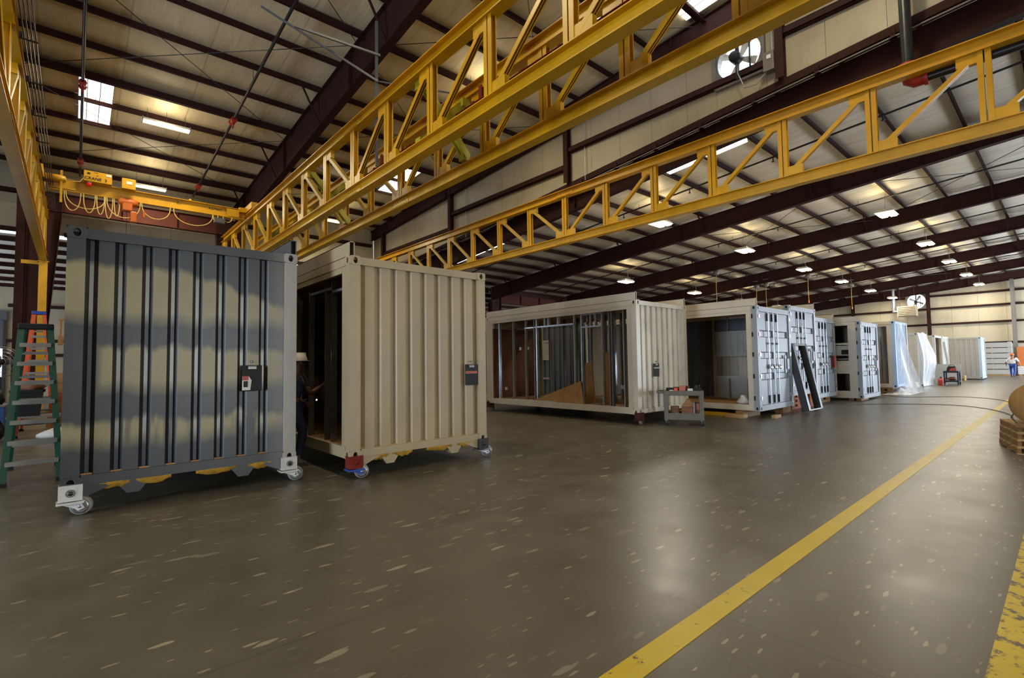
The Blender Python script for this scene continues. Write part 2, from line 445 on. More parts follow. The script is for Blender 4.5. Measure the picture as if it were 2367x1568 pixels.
YLo = [28.6, 27.0] + [24.04-1.475*k for k in range(-1, 26)]
ceil = roof('ceiling', -18, 13.68, YH, dH, 'insul', (2, 6, 10, 14, 18))
low = roof('ceiling.001', 13.6, XF, YLo, dL, 'insul_low')

def rafter(par, x, deck, ya, yb, za, zb, wd=.22, braces=True, pur=()):
    m = MB()
    ta, tb = deck(ya)-.2, deck(yb)-.2
    m.prism([(ya, za), (yb, zb), (yb, tb), (ya, ta)], 0, x-.008, x+.008)
    for (z0, z1, s) in ((za, zb, 1), (ta, tb, -1)):
        m.prism([(ya, z0), (yb, z1), (yb, z1+s*.02), (ya, z0+s*.02)], 0, x-wd/2, x+wd/2)
    y = ya-2.0
    while y > yb:   # web stiffeners at the splices
        t = (y-ya)/(yb-ya); m.box(x-wd/2, x+wd/2, y-.01, y+.01, za+(zb-za)*t, ta+(tb-ta)*t); y -= 6.1
    o = m.o('rafter', 'maroon', par)
    if braces:
        for y in pur:
            if not yb < y < ya: continue
            t = (y-ya)/(yb-ya); zl = za+(zb-za)*t+.03
            MB().bar((x-.02, y, zl), (x-.62, y, deck(y)-.18), .05, .05).o('flange_brace', 'maroon', par)
            MB().bar((x+.02, y, zl), (x+.62, y, deck(y)-.18), .05, .05).o('flange_brace', 'maroon', par)
    return o
for x in (-16.9, -9.27, -1.65, 5.97):
    rafter(ceil, x, dH, 27.9, -13.5, 8.35 if x > 5 else 8.4, 12.3, .24, x > 0, YH[2::3])
rafter(ceil, 13.38, dH, 27.9, -13.5, 9.15, 11.85, .2, False)
FX = [13.8, 21.3, 28.85, 36.45, 44.05, 51.7, 58.95]
for i, x in enumerate(FX):
    rafter(low, x, dL, 26.1, -13.5, 5.93, 9.53, .24, 0 < i < 6, YLo[3::3])
# skylights set into the roof blankets
def skylight(par, deck, x0, x1, y0, y1, dz=.105):
    f = MB()
    for a in (x0, x0+(x1-x0)*.25, x0+(x1-x0)*.62, x1): f.prism([(y0, deck(y0)-dz-.02), (y1, deck(y1)-dz-.02), (y1, deck(y1)), (y0, deck(y0))], 0, a-.012, a+.012)
    fo = f.o('skylight_frame', 'dirty_white', par)
    m = MB(); n = 4
    for k in range(n):
        a, b = x0+(x1-x0)*k/n+.012, x0+(x1-x0)*(k+1)/n-.006
        m.prism([(y0, deck(y0)-dz), (y1, deck(y1)-dz), (y1, deck(y1)-dz+.01), (y0, deck(y0)-dz+.01)], 0, a, b)
    m.o('skylight', 'skylight', par)
skylight(ceil, dH, -.1, .75, 20.70, 19.40); skylight(ceil, dH, -.1, .75, 22.26, 20.96)
skylight(ceil, dH, 11.0, 11.8, 22.3, 20.9); skylight(ceil, dH, 11.0, 11.8, 20.7, 19.5)
skylight(ceil, dH, 12.3, 13.15, 7.0, 5.9); skylight(ceil, dH, 12.3, 13.15, 5.4, 4.1)
skylight(ceil, dH, 10.9, 11.6, 10.0, 8.5)
for a, b in ((24.0, 22.6), (22.5, 21.2), (20.98, 19.7)): skylight(low, dL, 15.42, 15.85, a-.1, b)
for a, b in ((9.25, 8.05), (7.8, 6.5), (19.6, 18.3)): skylight(low, dL, 15.42, 15.85, a, b)
for a, b in ((9.4, 8.05), (7.8, 6.55), (20.9, 19.7)): skylight(low, dL, 55.4, 55.8, a, b)
# rod bracing in the high roof
for xa, xb in ((-1.5, 5.8), (6.15, 13.3)):
    for a, b in ((25.6, 19.6), (19.4, 13.2), (13.0, 6.8)):
        MB().tube((xa, a, dH(a)-.35), (xb, b, dH(b)-.35), .011, 5).o('brace_rod', 'dark_steel', ceil)
        MB().tube((xa, b, dH(b)-.42), (xb, a, dH(a)-.42), .011, 5).o('brace_rod', 'dark_steel', ceil)
for xa, xb in ((21.5, 28.7), (44.2, 51.6)):
    for a, b in ((13.4, 6.0), (6.0, -1.4)):
        MB().tube((xa, a, dL(a)-.45), (xb, b, dL(b)-.45), .012, 5).o('brace_rod', 'dark_steel', low)
        MB().tube((xa, b, dL(b)-.5), (xb, a, dL(a)-.5), .012, 5).o('brace_rod', 'dark_steel', low)

# ---- gable wall above the low roof
gw = bpy.data.objects.new('wall_gable', None); COL.objects.link(gw); st(gw)
ybs = [28.04]
while ybs[-1] > -13.6: ybs.append(round(ybs[-1]-1.22, 3))
ybs = sorted([y for y in ybs if not 4.7 < y < 6.7]+[5.02, 6.38], reverse=True)
def gpiece(a, b, za0, zb0, za1, zb1):
    MB().prism([(a-.004, za0), (b+.004, zb0), (b+.004, zb1), (a-.004, za1)], 0, XG, XG+.05).o('wall_panel', 'wallp', gw)
for a, b in zip(ybs[:-1], ybs[1:]):
    if a == 6.38:
        gpiece(a, b, dL(a), dL(b), 9.22, 9.22); gpiece(a, b, 10.58, 10.58, dH(a), dH(b))
    else: gpiece(a, b, dL(a), dL(b), dH(a), dH(b))
cy = [26.5, 19.55, 12.0, 4.62, -2.9]
for y in cy:
    MB().ibeam((13.44, y, dL(y)+.02), (13.44, y, dH(y)-.55), .2, .2, .014, .01, (1, 0, 0)).o('column', 'maroon', gw)
for (a, b), z in zip(zip(cy[:-1], cy[1:]), (8.1, 8.8, 9.38, 10.0)):
    m = MB().box(13.40, 13.58, b+.1, a-.1, z-.09, z-.075).box(13.40, 13.58, b+.1, a-.1, z+.075, z+.09).box(13.40, 13.415, b+.1, a-.1, z-.09, z+.09)
    m.o('girt', 'maroon', gw)
m = MB().prism([(26.5, dL(26.5)-.24), (-13.5, dL(-13.5)-.24), (-13.5, dL(-13.5)+.03), (26.5, dL(26.5)+.03)], 0, 13.50, 13.58)
m.prism([(26.5, dL(26.5)-.24), (-13.5, dL(-13.5)-.24), (-13.5, dL(-13.5)-.225), (26.5, dL(26.5)-.225)], 0, 13.36, 13.58)
m.o('ledger_beam', 'maroon', gw)
for k in range(24):
    y = 24.8-1.5*k
    MB().bar((13.4, y, dL(y)-.32), (13.4, y, dL(y)-.12), .10, .08).bar((13.42, y-.07, dL(y)-.31), (13.42, y+.07, dL(y)-.31), .12, .02).o('ledger_bracket', 'maroon', gw)
MB().tube((13.38, 25.5, dL(25.5)-.30), (13.38, -12, dL(-12)-.30), .022, 6).o('conduit', 'grey_steel', gw)
MB().tube((13.50, 11.2, dL(11.2)-.2), (13.50, 11.2, dH(11.2)-.6), .012, 6).o('conduit', 'galv', gw)
MB().tube((13.50, 18.4, dL(18.4)-.2), (13.50, 18.4, dH(18.4)-.6), .012, 6).o('conduit', 'galv', gw)

# ---- far wall
fwl = bpy.data.objects.new('wall_far', None); COL.objects.link(fwl); st(fwl)
fb = sorted({round(26.4-1.76*k, 3) for k in range(24)}, reverse=True)
fb = sorted([y for y in fb if not 8.3 < y < 10.7]+[8.72, 10.24], reverse=True)
for a, b in zip(fb[:-1], fb[1:]):
    segs = [(0, dL(a))] if a != 10.24 else [(0, 6.1), (7.64, dL(a))]
    for z0, z1 in segs: MB().box(XF, XF+.06, b+.006, a-.006, z0, z1).o('wall_panel', 'wallfar', fwl)
for z in (2.80, 4.6, 6.05, 7.22, 8.3):
    ymax = 26.3 if z < 6.3 else 26.5-(z-6.95)*12-6
    segs = ((ymax, -13.5),) if not 6.1 < z < 7.6 else ((ymax, 10.3), (8.66, -13.5))
    for a, b in segs:
        MB().box(XF-.18, XF, b, a, z-.085, z-.07).box(XF-.18, XF, b, a, z+.07, z+.085).box(XF-.18, XF-.165, b, a, z-.085, z+.085).o('girt', 'maroon', fwl)
for y in (3.1, 8.6, 14.5, 20.3, -2.6, -8.3):
    MB().ibeam((XF-.33, y, 0), (XF-.33, y, dL(y)-.8), .28, .26, .016, .012, (1, 0, 0)).o('column', 'grey_steel' if y == 3.1 else 'maroon', fwl)

m = MB()   # outer siding closes the joints
for a, b, z0, z1 in ((26.5, 10.24, 0, 8.3), (8.72, -14, 0, 10.3), (10.24, 8.72, 0, 6.1), (10.24, 8.72, 7.64, 8.6)): m.box(XF+.07, XF+.09, b, a, z0, z1)
m.o('outer_siding', 'grey_panel', fwl)
m = MB()
for a, b in ((28.2, 6.38), (5.02, -14)): m.prism([(a, dL(a)), (b, dL(b)), (b, dH(b)+.1), (a, dH(a)+.1)], 0, XG+.06, XG+.08)
m.prism([(6.38, dL(6.38)), (5.02, dL(5.02)), (5.02, 9.22), (6.38, 9.22)], 0, XG+.06, XG+.08).prism([(6.38, 10.58), (5.02, 10.58), (5.02, dH(5.02)+.1), (6.38, dH(6.38)+.1)], 0, XG+.06, XG+.08)
m.o('outer_siding', 'grey_panel', gw)
# ---- side wall under the high eave, open below to the lean-to
sw = bpy.data.objects.new('wall_left', None); COL.objects.link(sw); st(sw)
x = -18.0
while x < 13.4:
    MB().box(x+.004, min(x+1.52, 13.5)-.004, YL, YL+.05, 7.24, dH(YL)).o('wall_panel', 'wallp', sw); x += 1.52
MB().box(-18, 13.6, YL+.06, YL+.08, 7.24, 10.0).o('outer_siding', 'grey_panel', sw)
for a, b in ((-18, -1.8), (-.45, 4.9), (6.2, 13.4)):
    for z in ((7.27, 8.85) if b != 4.9 else (7.27,)):
        MB().box(a, b, YL-.17, YL, z-.085, z-.07).box(a, b, YL-.17, YL, z+.07, z+.085).box(a, b, YL-.17, YL-.155, z-.085, z+.085).o('girt', 'maroon', sw)
for xx in (-16.9, -9.27, -1.65, 5.97):
    MB().ibeam((xx, 26.5, 0), (xx, 26.5, 9.0), .46, .26, .02, .014, (0, 1, 0)).o('column', 'maroon', sw)
def portal(par, x0, x1, zb0, zb1, y, mirror_w0=.46, w1=1.0):
    for s, xx in ((1, x0), (-1, x1)):
        p = [(xx, 0), (xx+s*mirror_w0, 0), (xx+s*w1, zb0), (xx+s*w1, zb1), (xx, zb1)]
        m = MB().prism(p, 1, y-.008, y+.008)
        m.bar((xx+s*mirror_w0, y, 0), (xx+s*w1, y, zb0), .26, .02, (1, 0, 0)); m.box(min(xx, xx+s*.02), max(xx, xx+s*.02), y-.13, y+.13, 0, zb1)
        m.o('portal_column', 'maroon', par)
    m = MB().box(x0+w1, x1-w1, y-.008, y+.008, zb0, zb1).box(x0+w1-.4, x1-w1+.4, y-.13, y+.13, zb0, zb0+.02).box(x0, x1, y-.13, y+.13, zb1-.02, zb1)
    xs = x0+w1
    while xs < x1-w1: m.box(xs-.008, xs+.008, y-.12, y+.12, zb0, zb1); xs += 1.9
    m.o('portal_beam', 'maroon_lit', par)
portal(sw, -1.5, 5.84, 7.84, 8.57, 26.38)
# low building side line
for xx in FX:
    MB().ibeam((xx, 26.15, 0), (xx, 26.15, 6.0), .42, .26, .018, .012, (0, 1, 0)).o('column', 'maroon', low)
portal(low, 21.42, 28.7, 5.78, 6.44, 26.2, .3, .7)
for a, b in zip(FX[:-1], FX[1:]):
    MB().box(a+.1, b-.1, 26.3, 26.42, 6.45, 6.75).o('eave_strut', 'maroon', low)

# ---- lean-to beyond the side wall
lean = roof('ceiling.002', -18, XF, [28.2, 29.4, 30.7, 32.0, 33.3, 34.6, 35.8], lambda y: 7.0-(y-28.2)*.125, 'insul_low')
bw = bpy.data.objects.new('wall_back', None); COL.objects.link(bw); st(bw)
for x0, x1, z0 in ((-18, -6.1, 0), (-2.62, 13.5, 0), (13.5, 36, 0), (36, XF, 0), (-6.1, -2.62, 4.3)):
    MB().box(x0, x1, 35.8, 35.86, z0, 6.0).o('wall_panel', 'wallp', bw)
for z in (4.9, 3.1, 2.35):
    MB().box(-2.6, 13.5, 35.62, 35.8, z-.08, z+.08).o('girt', 'maroon', bw)
d1 = bpy.data.objects.new('door_1', None); COL.objects.link(d1); st(d1)
for k in range(17):
    z = 1.0+k*.19 if k else .95
    m = MB().box(-6.1, -3.42, 35.75, 35.79, .02+k*.245, .25+k*.245)
    m.o('slat', 'grey_paint', d1)
MB().box(-6.2, -2.62, 35.6, 35.8, 4.15, 4.6).o('door_hood', 'grey_paint', d1)
MB().box(-3.42, -3.3, 35.66, 35.82, 0, 4.2).box(-2.74, -2.62, 35.66, 35.82, 0, 4.2).o('door_frame', 'dark_steel', d1)
wn = bpy.data.objects.new('window_1', None); COL.objects.link(wn); st(wn)
MB().box(-3.3, -2.74, 35.78, 35.8, .9, 2.7).o('pane', 'window', wn)
MB().box(-3.3, -2.74, 35.74, 35.8, 2.7, 4.15).box(-3.3, -2.74, 35.74, 35.8, 0, .9).o('window_frame', 'grey_paint', wn)

# ---- walls behind the viewpoint, with the door openings the daylight comes through
for nm, segs in (('wall_west', ((-14, -.3), (6.3, 35.8))),):
    m = MB()
    for a, b in segs: m.box(-18.06, -18, a, b, 0, 13.5)
    m.box(-18.06, -18, -.3, 6.3, 5.0, 13.5); st(m.o(nm, 'wallp'))
m = MB()
for a, b in ((-18, 2.7), (9.3, 25.6), (34.4, 46.4), (57.6, XF)): m.box(a, b, YS-.06, YS, 0, 13.6)
for a, b in ((2.7, 9.3), (25.6, 34.4), (46.4, 57.6)): m.box(a, b, YS-.06, YS, 5.0, 13.6)
st(m.o('wall_south', 'wallp'))
st(MB().box(XF, XF+.06, 26.4, 35.86, 0, 7.1).o('wall_east', 'wallp'))

# ================================================================== RUNWAY TRUSSES AND CRANE
ZT, ZB, PN = 7.66, 5.74, 1.79
NODES = [0.85+PN*k for k in range(-2, 15)]
def make_truss(x, label, side, post=True):
    # side: +1 / -1 the x side on which the angle legs stand
    t = T('runway_truss', label, 'truss', (x, 25.91, 0), 0, 'yellow runway trusses')
    W = lambda m, n, mt='yellow', p=None: m.o(n, mt, p or t, True)
    W(MB().ibeam((x, -2.85, ZT-.13), (x, 26.03, ZT-.13), .26, .22, .018, .014), 'top_chord')
    W(MB().ibeam((x, -2.85, ZB+.13), (x, 26.03, ZB+.13), .26, .22, .018, .014), 'bottom_chord')
    z0, z1 = ZB+.26, ZT-.26
    for i, y in enumerate(NODES):
        m = MB()
        for s in (-1, 1):
            m.box(x-.055, x+.055, y+s*.012, y+s*.024, z0, z1)
            for sx in (-1, 1): m.box(x+sx*.055-.006, x+sx*.055+.006, min(y+s*.012, y+s*.10), max(y+s*.012, y+s*.10), z0, z1)
        W(m, 'vertical')
    for i in range(len(NODES)-1):
        ya, yb = NODES[i], NODES[i+1]           # ya nearer the south wall
        if yb <= 11.6: lo, hi = yb, ya           # lower end at the larger y
        else: lo, hi = ya, yb
        s = 1 if hi > lo else -1
        p0 = Vector((x, lo+s*.17, z0+.10)); p1 = Vector((x, hi-s*.17, z1-.10))
        m = MB().bar(p0, p1, .11, .012, (0, 1, 1)).bar(p0, p1, .012, .085, (1, 0, 0), (0, 0))
        m = MB(); d = (p1-p0)
        m.bar(p0, p1, .012, .09, (0, 0, 1)); 
        for sx in (-1, 1): m.bar(p0+Vector((sx*.045, 0, 0)), p1+Vector((sx*.045, 0, 0)), .012, .09, (0, 0, 1))
        m.bar(p0, p1, .10, .012, (0, 0, 1), (0, .04))
        W(m, 'diagonal', 'pale_steel' if yb > 11.6 else 'yellow')
        W(MB().box(x-.05, x+.05, min(lo+s*.09, lo+s*.42), max(lo+s*.09, lo+s*.42), z0-.01, z0+.22), 'gusset')
        W(MB().box(x-.05, x+.05, min(hi-s*.09, hi-s*.40), max(hi-s*.09, hi-s*.40), z1-.20, z1+.01), 'gusset')
    for zc in (ZT-.13, ZB+.13):                  # bolted splices in the chords
        m = MB().box(x-.125, x+.125, 11.2, 11.95, zc-.11, zc-.10).box(x-.02, x+.02, 11.2, 11.95, zc-.10, zc+.10)
        for k in range(6):
            for j in (-1, 1):
                for sx in (-1, 1): m.tube((x+sx*.02, 11.27+k*.12, zc+j*.05), (x+sx*.045, 11.27+k*.12, zc+j*.05), .018, 6)
        W(m, 'splice_plate')
    for ye in (25.91, -2.73):
        W(MB().ibeam((x, ye, 0), (x, ye, ZB), .26, .24, .018, .014, (0, 1, 0)).box(x-.2, x+.2, ye-.2, ye+.2, 0, .03), 'post')
        W(MB().box(x-.16, x+.16, ye-.15, ye+.15, ZB-.03, ZB), 'cap_plate')
    if post: W(MB().box(x-.62, x-.1, 26.0, 26.08, 5.62, 5.76), 'tie_bar')
    return t
XL, XA, XB, XC = -.98, 5.10, 6.40, 12.83
tL = make_truss(XL, 'yellow steel runway truss running overhead at the left edge with black cable brackets', 1)
tA = make_truss(XA, 'yellow lattice runway truss carrying the right end of the crane girder', 1, False)
tB = make_truss(XB, 'yellow lattice runway truss close behind the one carrying the crane, nearer the fan', 1, False)
tC = make_truss(XC, 'single yellow lattice runway truss along the low side of the gable wall', 1, False)

for y, lb in ((21.2, 'olive cross brace between the paired trusses, nearest the crane girder'),
              (14.85, 'olive cross brace between the paired trusses, middle one'),
              (8.6, 'olive cross brace between the paired trusses, nearest the viewer')):
    t = T('cross_brace', lb, 'brace', (5.75, y, ZB+.3), 0, 'braces between paired trusses')
    MB().ibeam((XA+.1, y-.07, ZT-.33), (XB-.1, y-.07, ZB+.33), .15, .15, .01, .01, (0, 1, 0)).o('strut', 'olive', t, True)
    MB().ibeam((XA+.1, y+.07, ZB+.33), (XB-.1, y+.07, ZT-.33), .15, .15, .01, .01, (0, 1, 0)).o('strut', 'olive', t, True)
    for xx, zz in ((XA, ZT-.36), (XB, ZT-.36), (XA, ZB+.36), (XB, ZB+.36)):
        s = 1 if xx == XA else -1
        MB().box(min(xx+s*.02, xx+s*.20), max(xx+s*.02, xx+s*.20), y-.09, y+.09, zz-.09, zz+.09).o('gusset', 'olive', t, True)
rb = T('tie_beam', 'dark red steel tie beam lying between the paired yellow trusses', 'beam', (6.1, 25, 6.7))
m = MB()
m.ibeam((6.12, -2, 6.86), (6.12, 25.2, 6.86), .24, .14, .014, .01)
m.o('beam', 'maroon_red', rb, True)
for y in (-1, 3.5, 8.0, 12.5, 17, 21.5):
    MB().box(6.05, 6.3, y-.05, y+.05, 6.98, 7.02).box(6.27, 6.31, y-.05, y+.05, 6.98, 7.45).o('hanger', 'maroon_red', rb, True)

# conductor bars along the left truss
cb = T('conductor_bar_set', 'four thin conductor rods on black brackets beside the left yellow truss', 'conductor', (XL+.2, 22, 7.5))
for k in range(4):
    MB().tube((XL+.17+.053*k, -2, 7.60-.012*k), (XL+.17+.053*k, 25.2, 7.60-.012*k), .011, 6).o('rod', 'dark_steel', cb, True)
for y in NODES[1:]:
    MB().box(XL+.10, XL+.15, y+.6, y+.65, 7.545, 7.65).box(XL+.12, XL+.36, y+.61, y+.64, 7.53, 7.55).o('bracket', 'black', cb, True)

YC = 21.7
cr = T('bridge_crane', 'yellow bridge crane spanning the trusses with orange hoist and cable loops', 'crane', (2.0, YC, 7.44))
K = lambda m, n, mt='yellow', p=None, **k: m.o(n, mt, p or cr, True, **k)
K(MB().ibeam((-.75, YC, 7.65), (4.95, YC, 7.65), .40, .24, .02, .014), 'girder', MT['yellow'])
K(MB().box(4.32, 4.75, YC-.125, YC-.11, 7.5, 7.8).box(-.7, -.1, YC-.125, YC-.11, 7.5, 7.8), 'end_plate')
for xx, s in ((XL, 1), (XA, -1)):
    e = K(MB().box(xx-.11, xx+.11, YC-.95, YC+.95, 7.74, 7.98).box(min(xx, xx+s*.35), max(xx, xx+s*.35), YC-.2, YC+.2, 7.72, 7.90), 'end_truck')
    for yy in (YC-.75, YC+.75):
        K(MB().lathe([(0, -.04), (.1, -.04), (.1, .04), (0, .04)], (xx, yy, 7.76), (1, 0, 0), 16), 'truck_wheel', 'dark_steel')
K(MB().box(-.48, -.42, YC-.3, YC-.24, 7.0, 8.05), 'stop_post')
K(MB().lathe([(0, -.18), (.11, -.18), (.12, 0), (.10, .2), (0, .22)], (-.55, YC-.24, 7.78), (1, 0, 0), 14), 'drive_motor')
bx = K(MB().box(.09, .82, YC-.34, YC-.12, 7.84, 8.19), 'control_panel', bev=.01)
text('CRANE  3', .135, (.11-2.0, -.348, 7.90-7.44), (R(90), 0, 0), 'black', cr)
K(MB().box(.18, .25, YC-.35, YC-.34, 8.07, 8.13), 'vent_plate', 'black')
K(MB().box(.66, .80, YC-.35, YC-.34, 8.09, 8.16), 'data_plate', 'paper')
K(MB().box(.36, .46, YC-.35, YC-.34, 8.145, 8.16).box(.42, .46, YC-.35, YC-.34, 8.05, 8.075), 'warning_strip', 'red')
K(MB().lathe([(0, 0), (.065, 0), (.075, .05), (.06, .11), (0, .12)], (.235, YC-.24, 7.71), (0, 0, 1), 14), 'warning_lamp', 'redlamp')
K(MB().lathe([(0, .1), (.075, .1), (.08, .14), (0, .145)], (.235, YC-.24, 7.71), (0, 0, 1), 14), 'lamp_cap', 'white')
K(MB().box(1.08, 1.46, YC-.42, YC-.16, 7.78, 8.14), 'hoist_panel', bev=.01)
K(MB().box(1.20, 1.36, YC-.43, YC-.42, 7.94, 8.04), 'data_plate', 'paper')
K(MB().box(1.0, 1.5, YC-.15, YC+.15, 7.36, 7.44), 'trolley', 'orange_hoist')
K(MB().lathe([(0, -.28), (.12, -.28), (.16, -.22), (.16, .1), (.13, .16), (.1, .28), (0, .28)], (1.28, YC-.05, 7.40), (1, 0, 0), 18), 'hoist_motor', 'orange_hoist')
K(MB().box(1.12, 1.40, YC-.2, YC+.1, 7.08, 7.42), 'hoist_body', 'orange_hoist', bev=.03)
K(MB().box(1.34, 1.52, YC-.2, YC+.02, 6.70, 7.08), 'chain_bucket', 'orange_hoist', bev=.03)
K(MB().tube((1.25, YC-.05, 4.2), (1.25, YC-.05, 7.1), .010, 6), 'lift_chain', 'dark_steel')
K(MB().lathe([(0, 0), (.05, .02), (.06, .1), (.03, .18), (0, .2)], (1.25, YC-.05, 4.05), (0, 0, 1), 12), 'hook_block', 'orange_hoist')
K(MB().tube((1.72, YC-.2, 6.92), (1.72, YC-.2, 7.14), .035, 8), 'pendant', 'orange_hoist')
text('A5786C', .14, (3.72-2.0, -.010, 7.665-7.44), (R(90), 0, 0), 'black', cr)
text('2', .13, (2.70-2.0, -.010, 7.69-7.44), (R(90), 0, 0), 'black', cr)
K(MB().box(2.70, 2.84, YC-.012, YC-.007, 7.665, 7.677), 'underline', 'black')
def loop(a, b, drop, r=.016, n=14, ypos=YC-.13, z=7.44):
    pts = []
    for k in range(n+1):
        t = k/n; pts.append((a+(b-a)*(.5-.5*math.cos(math.pi*t)), ypos, z-drop*math.sin(math.pi*t)**.8))
    return K(MB().path(pts, r, 6), 'festoon_cable', 'cable_yellow')
for a, b, d in ((-.38, .03, .62), (-.34, .66, .5), (.1, .40, .62), (.44, .64, .62), (.66, .86, .72), (.70, 1.62, .62), (.9, 1.05, .6), (1.66, 2.5, .5), (2.6, 3.85, .52)): loop(a, b, d)
K(MB().box(3.9, 4.25, YC-.2, YC-.02, 7.16, 7.34), 'junction_box', 'grey_paint')
loop(3.86, 4.02, .22); loop(4.2, 4.5, .2)
K(MB().path([(-.62, YC-.3, 7.86), (-.3, YC-.34, 7.72), (.0, YC-.34, 7.76), (.1, YC-.3, 7.95)], .012, 6), 'control_cable', 'cable_yellow')
K(MB().lathe([(0, 0), (.05, 0), (.05, .05), (0, .09)], (3.12, YC-.05, 7.85), (0, 0, 1), 12), 'beacon', 'yellow')

# ---- fans
def plate_hole(m, c, ax, hw, hh, r, dep, n=32):
    # square plate in the plane normal to x (ax=0) with a round hole and a short throat
    sq, ci = [], []
    for k in range(n):
        a = 2*math.pi*k/n; ca, sa = math.cos(a), math.sin(a); q = 1/max(abs(ca), abs(sa))
        sq.append((c[0], c[1]+hw*ca*q, c[2]+hh*sa*q)); ci.append((c[0], c[1]+r*ca, c[2]+r*sa))
    th = [(p[0]+dep, p[1], p[2]) for p in ci]
    m.add(sq+ci+th, [(k, (k+1) % n, n+(k+1) % n, n+k) for k in range(n)]+[(n+k, n+(k+1) % n, 2*n+(k+1) % n, 2*n+k) for k in range(n)])
    return m
def exhaust_fan(x, y, z, hw, r, label, metal):
    t = T('exhaust_fan', label, 'fan', (x, y, z), 0, 'wall fans')
    m = plate_hole(MB(), (-.06, 0, 0), 0, hw, hw, r, .22)
    for s in (-1, 1): m.box(-.1, .12, s*hw-.03, s*hw+.03, -hw, hw).box(-.1, .12, -hw, hw, s*hw-.03, s*hw+.03)
    m.o('housing', metal, t)
    MB().box(-.16, -.08, -.045, .045, -r-.05, r+.05).box(-.14, -.1, -.35, -.31, -r*.85, r*.85).o('motor_mount', 'dark_steel', t)
    MB().lathe([(0, -.2), (.12, -.2), (.15, -.12), (.15, .1), (.1, .16), (0, .16)], (-.2, 0, -.08), (1, 0, 0), 16).o('motor', 'black', t)
    MB().lathe([(0, -.05), (.09, -.05), (.09, .05), (0, .05)], (.02, 0, 0), (1, 0, 0), 14).o('hub', 'dark_steel', t)
    for k in range(4):
        a = k*math.pi/2+.5; m = MB()
        vs = []
        for rr, w, tw in ((.1, .05, .5), (.3, .08, .42), (r*.86, .10, .3)):
            for s in (-1, 1):
                u, v = rr, s*w
                vs.append((.02+s*w*tw, u*math.cos(a)-v*math.sin(a), u*math.sin(a)+v*math.cos(a)))
        vs += [(p[0]+.012, p[1], p[2]) for p in vs]
        m.add(vs, [(0, 1, 3, 2), (2, 3, 5, 4), (6, 8, 9, 7), (8, 10, 11, 9), (0, 2, 8, 6), (2, 4, 10, 8), (1, 7, 9, 3), (3, 9, 11, 5), (4, 5, 11, 10), (0, 6, 7, 1)])
        m.o('blade', 'white', t)
    m = MB()
    for k in range(-5, 6):
        zz = k*r/5.6; hw2 = math.sqrt(max(0, r*r-zz*zz)); m.tube((.17, -hw2, zz), (.17, hw2, zz), .006, 4)
    for k in range(-2, 3):
        yy = k*r/2.6; h2 = math.sqrt(max(0, r*r-yy*yy)); m.tube((.175, yy, -h2), (.175, yy, h2), .006, 4)
    m.o('guard', 'dark_steel', t)
    return t
exhaust_fan(13.55, 5.70, 9.90, .66, .585, 'round exhaust fan set high in the gable wall behind the yellow trusses', 'grey_steel')
exhaust_fan(59.22, 9.48, 6.87, .76, .68, 'distant round exhaust fan high in the far end wall above the heater', 'grey_steel')
b = T('switch_box', 'small grey switch box on the gable wall beside the fan', 'switch', (13.4, 4.86, 9.1))
MB().box(13.30, 13.44, 4.74, 5.0, 9.08, 9.58).o('box', 'grey_steel', b, True, .008)
MB().box(13.28, 13.30, 4.80, 4.90, 9.38, 9.48).o('handle', 'paper', b, True)
MB().path([(13.36, 4.95, 9.08), (13.34, 5.2, 8.86), (13.34, 5.5, 8.9), (13.36, 5.68, 9.4), (13.38, 5.7, 9.75)], .014, 6).o('flex_conduit', 'galv', b, True)
MB().tube((13.37, 4.79, 9.58), (13.37, 4.79, 11.3), .012, 6).o('conduit', 'galv', b, True)
h = T('unit_heater', 'dusty louvred unit heater hanging below the far wall fan', 'heater', (57.8, 10.0, 5.4))
MB().box(57.5, 58.3, 9.25, 10.65, 5.42, 6.36).o('casing', 'duct', h, True, .01)
for k in range(6): MB().bar((57.47, 9.3, 5.5+.15*k), (57.47, 10.6, 5.5+.15*k), .10, .012, (.5, 0, 1)).o('louvre', 'duct', h, True)
MB().tube((57.9, 9.4, 6.36), (57.9, 9.4, 8.2), .02, 6).tube((57.9, 10.5, 6.36), (57.9, 10.5, 8.1), .02, 6).o('hanger', 'dark_steel', h, True)
MB().tube((58.1, 11.0, 5.9), (58.1, 11.0, 8.1), .13, 10).tube((58.1, 10.6, 5.95), (58.1, 11.05, 5.95), .12, 10).o('flue', 'galv', h, True)

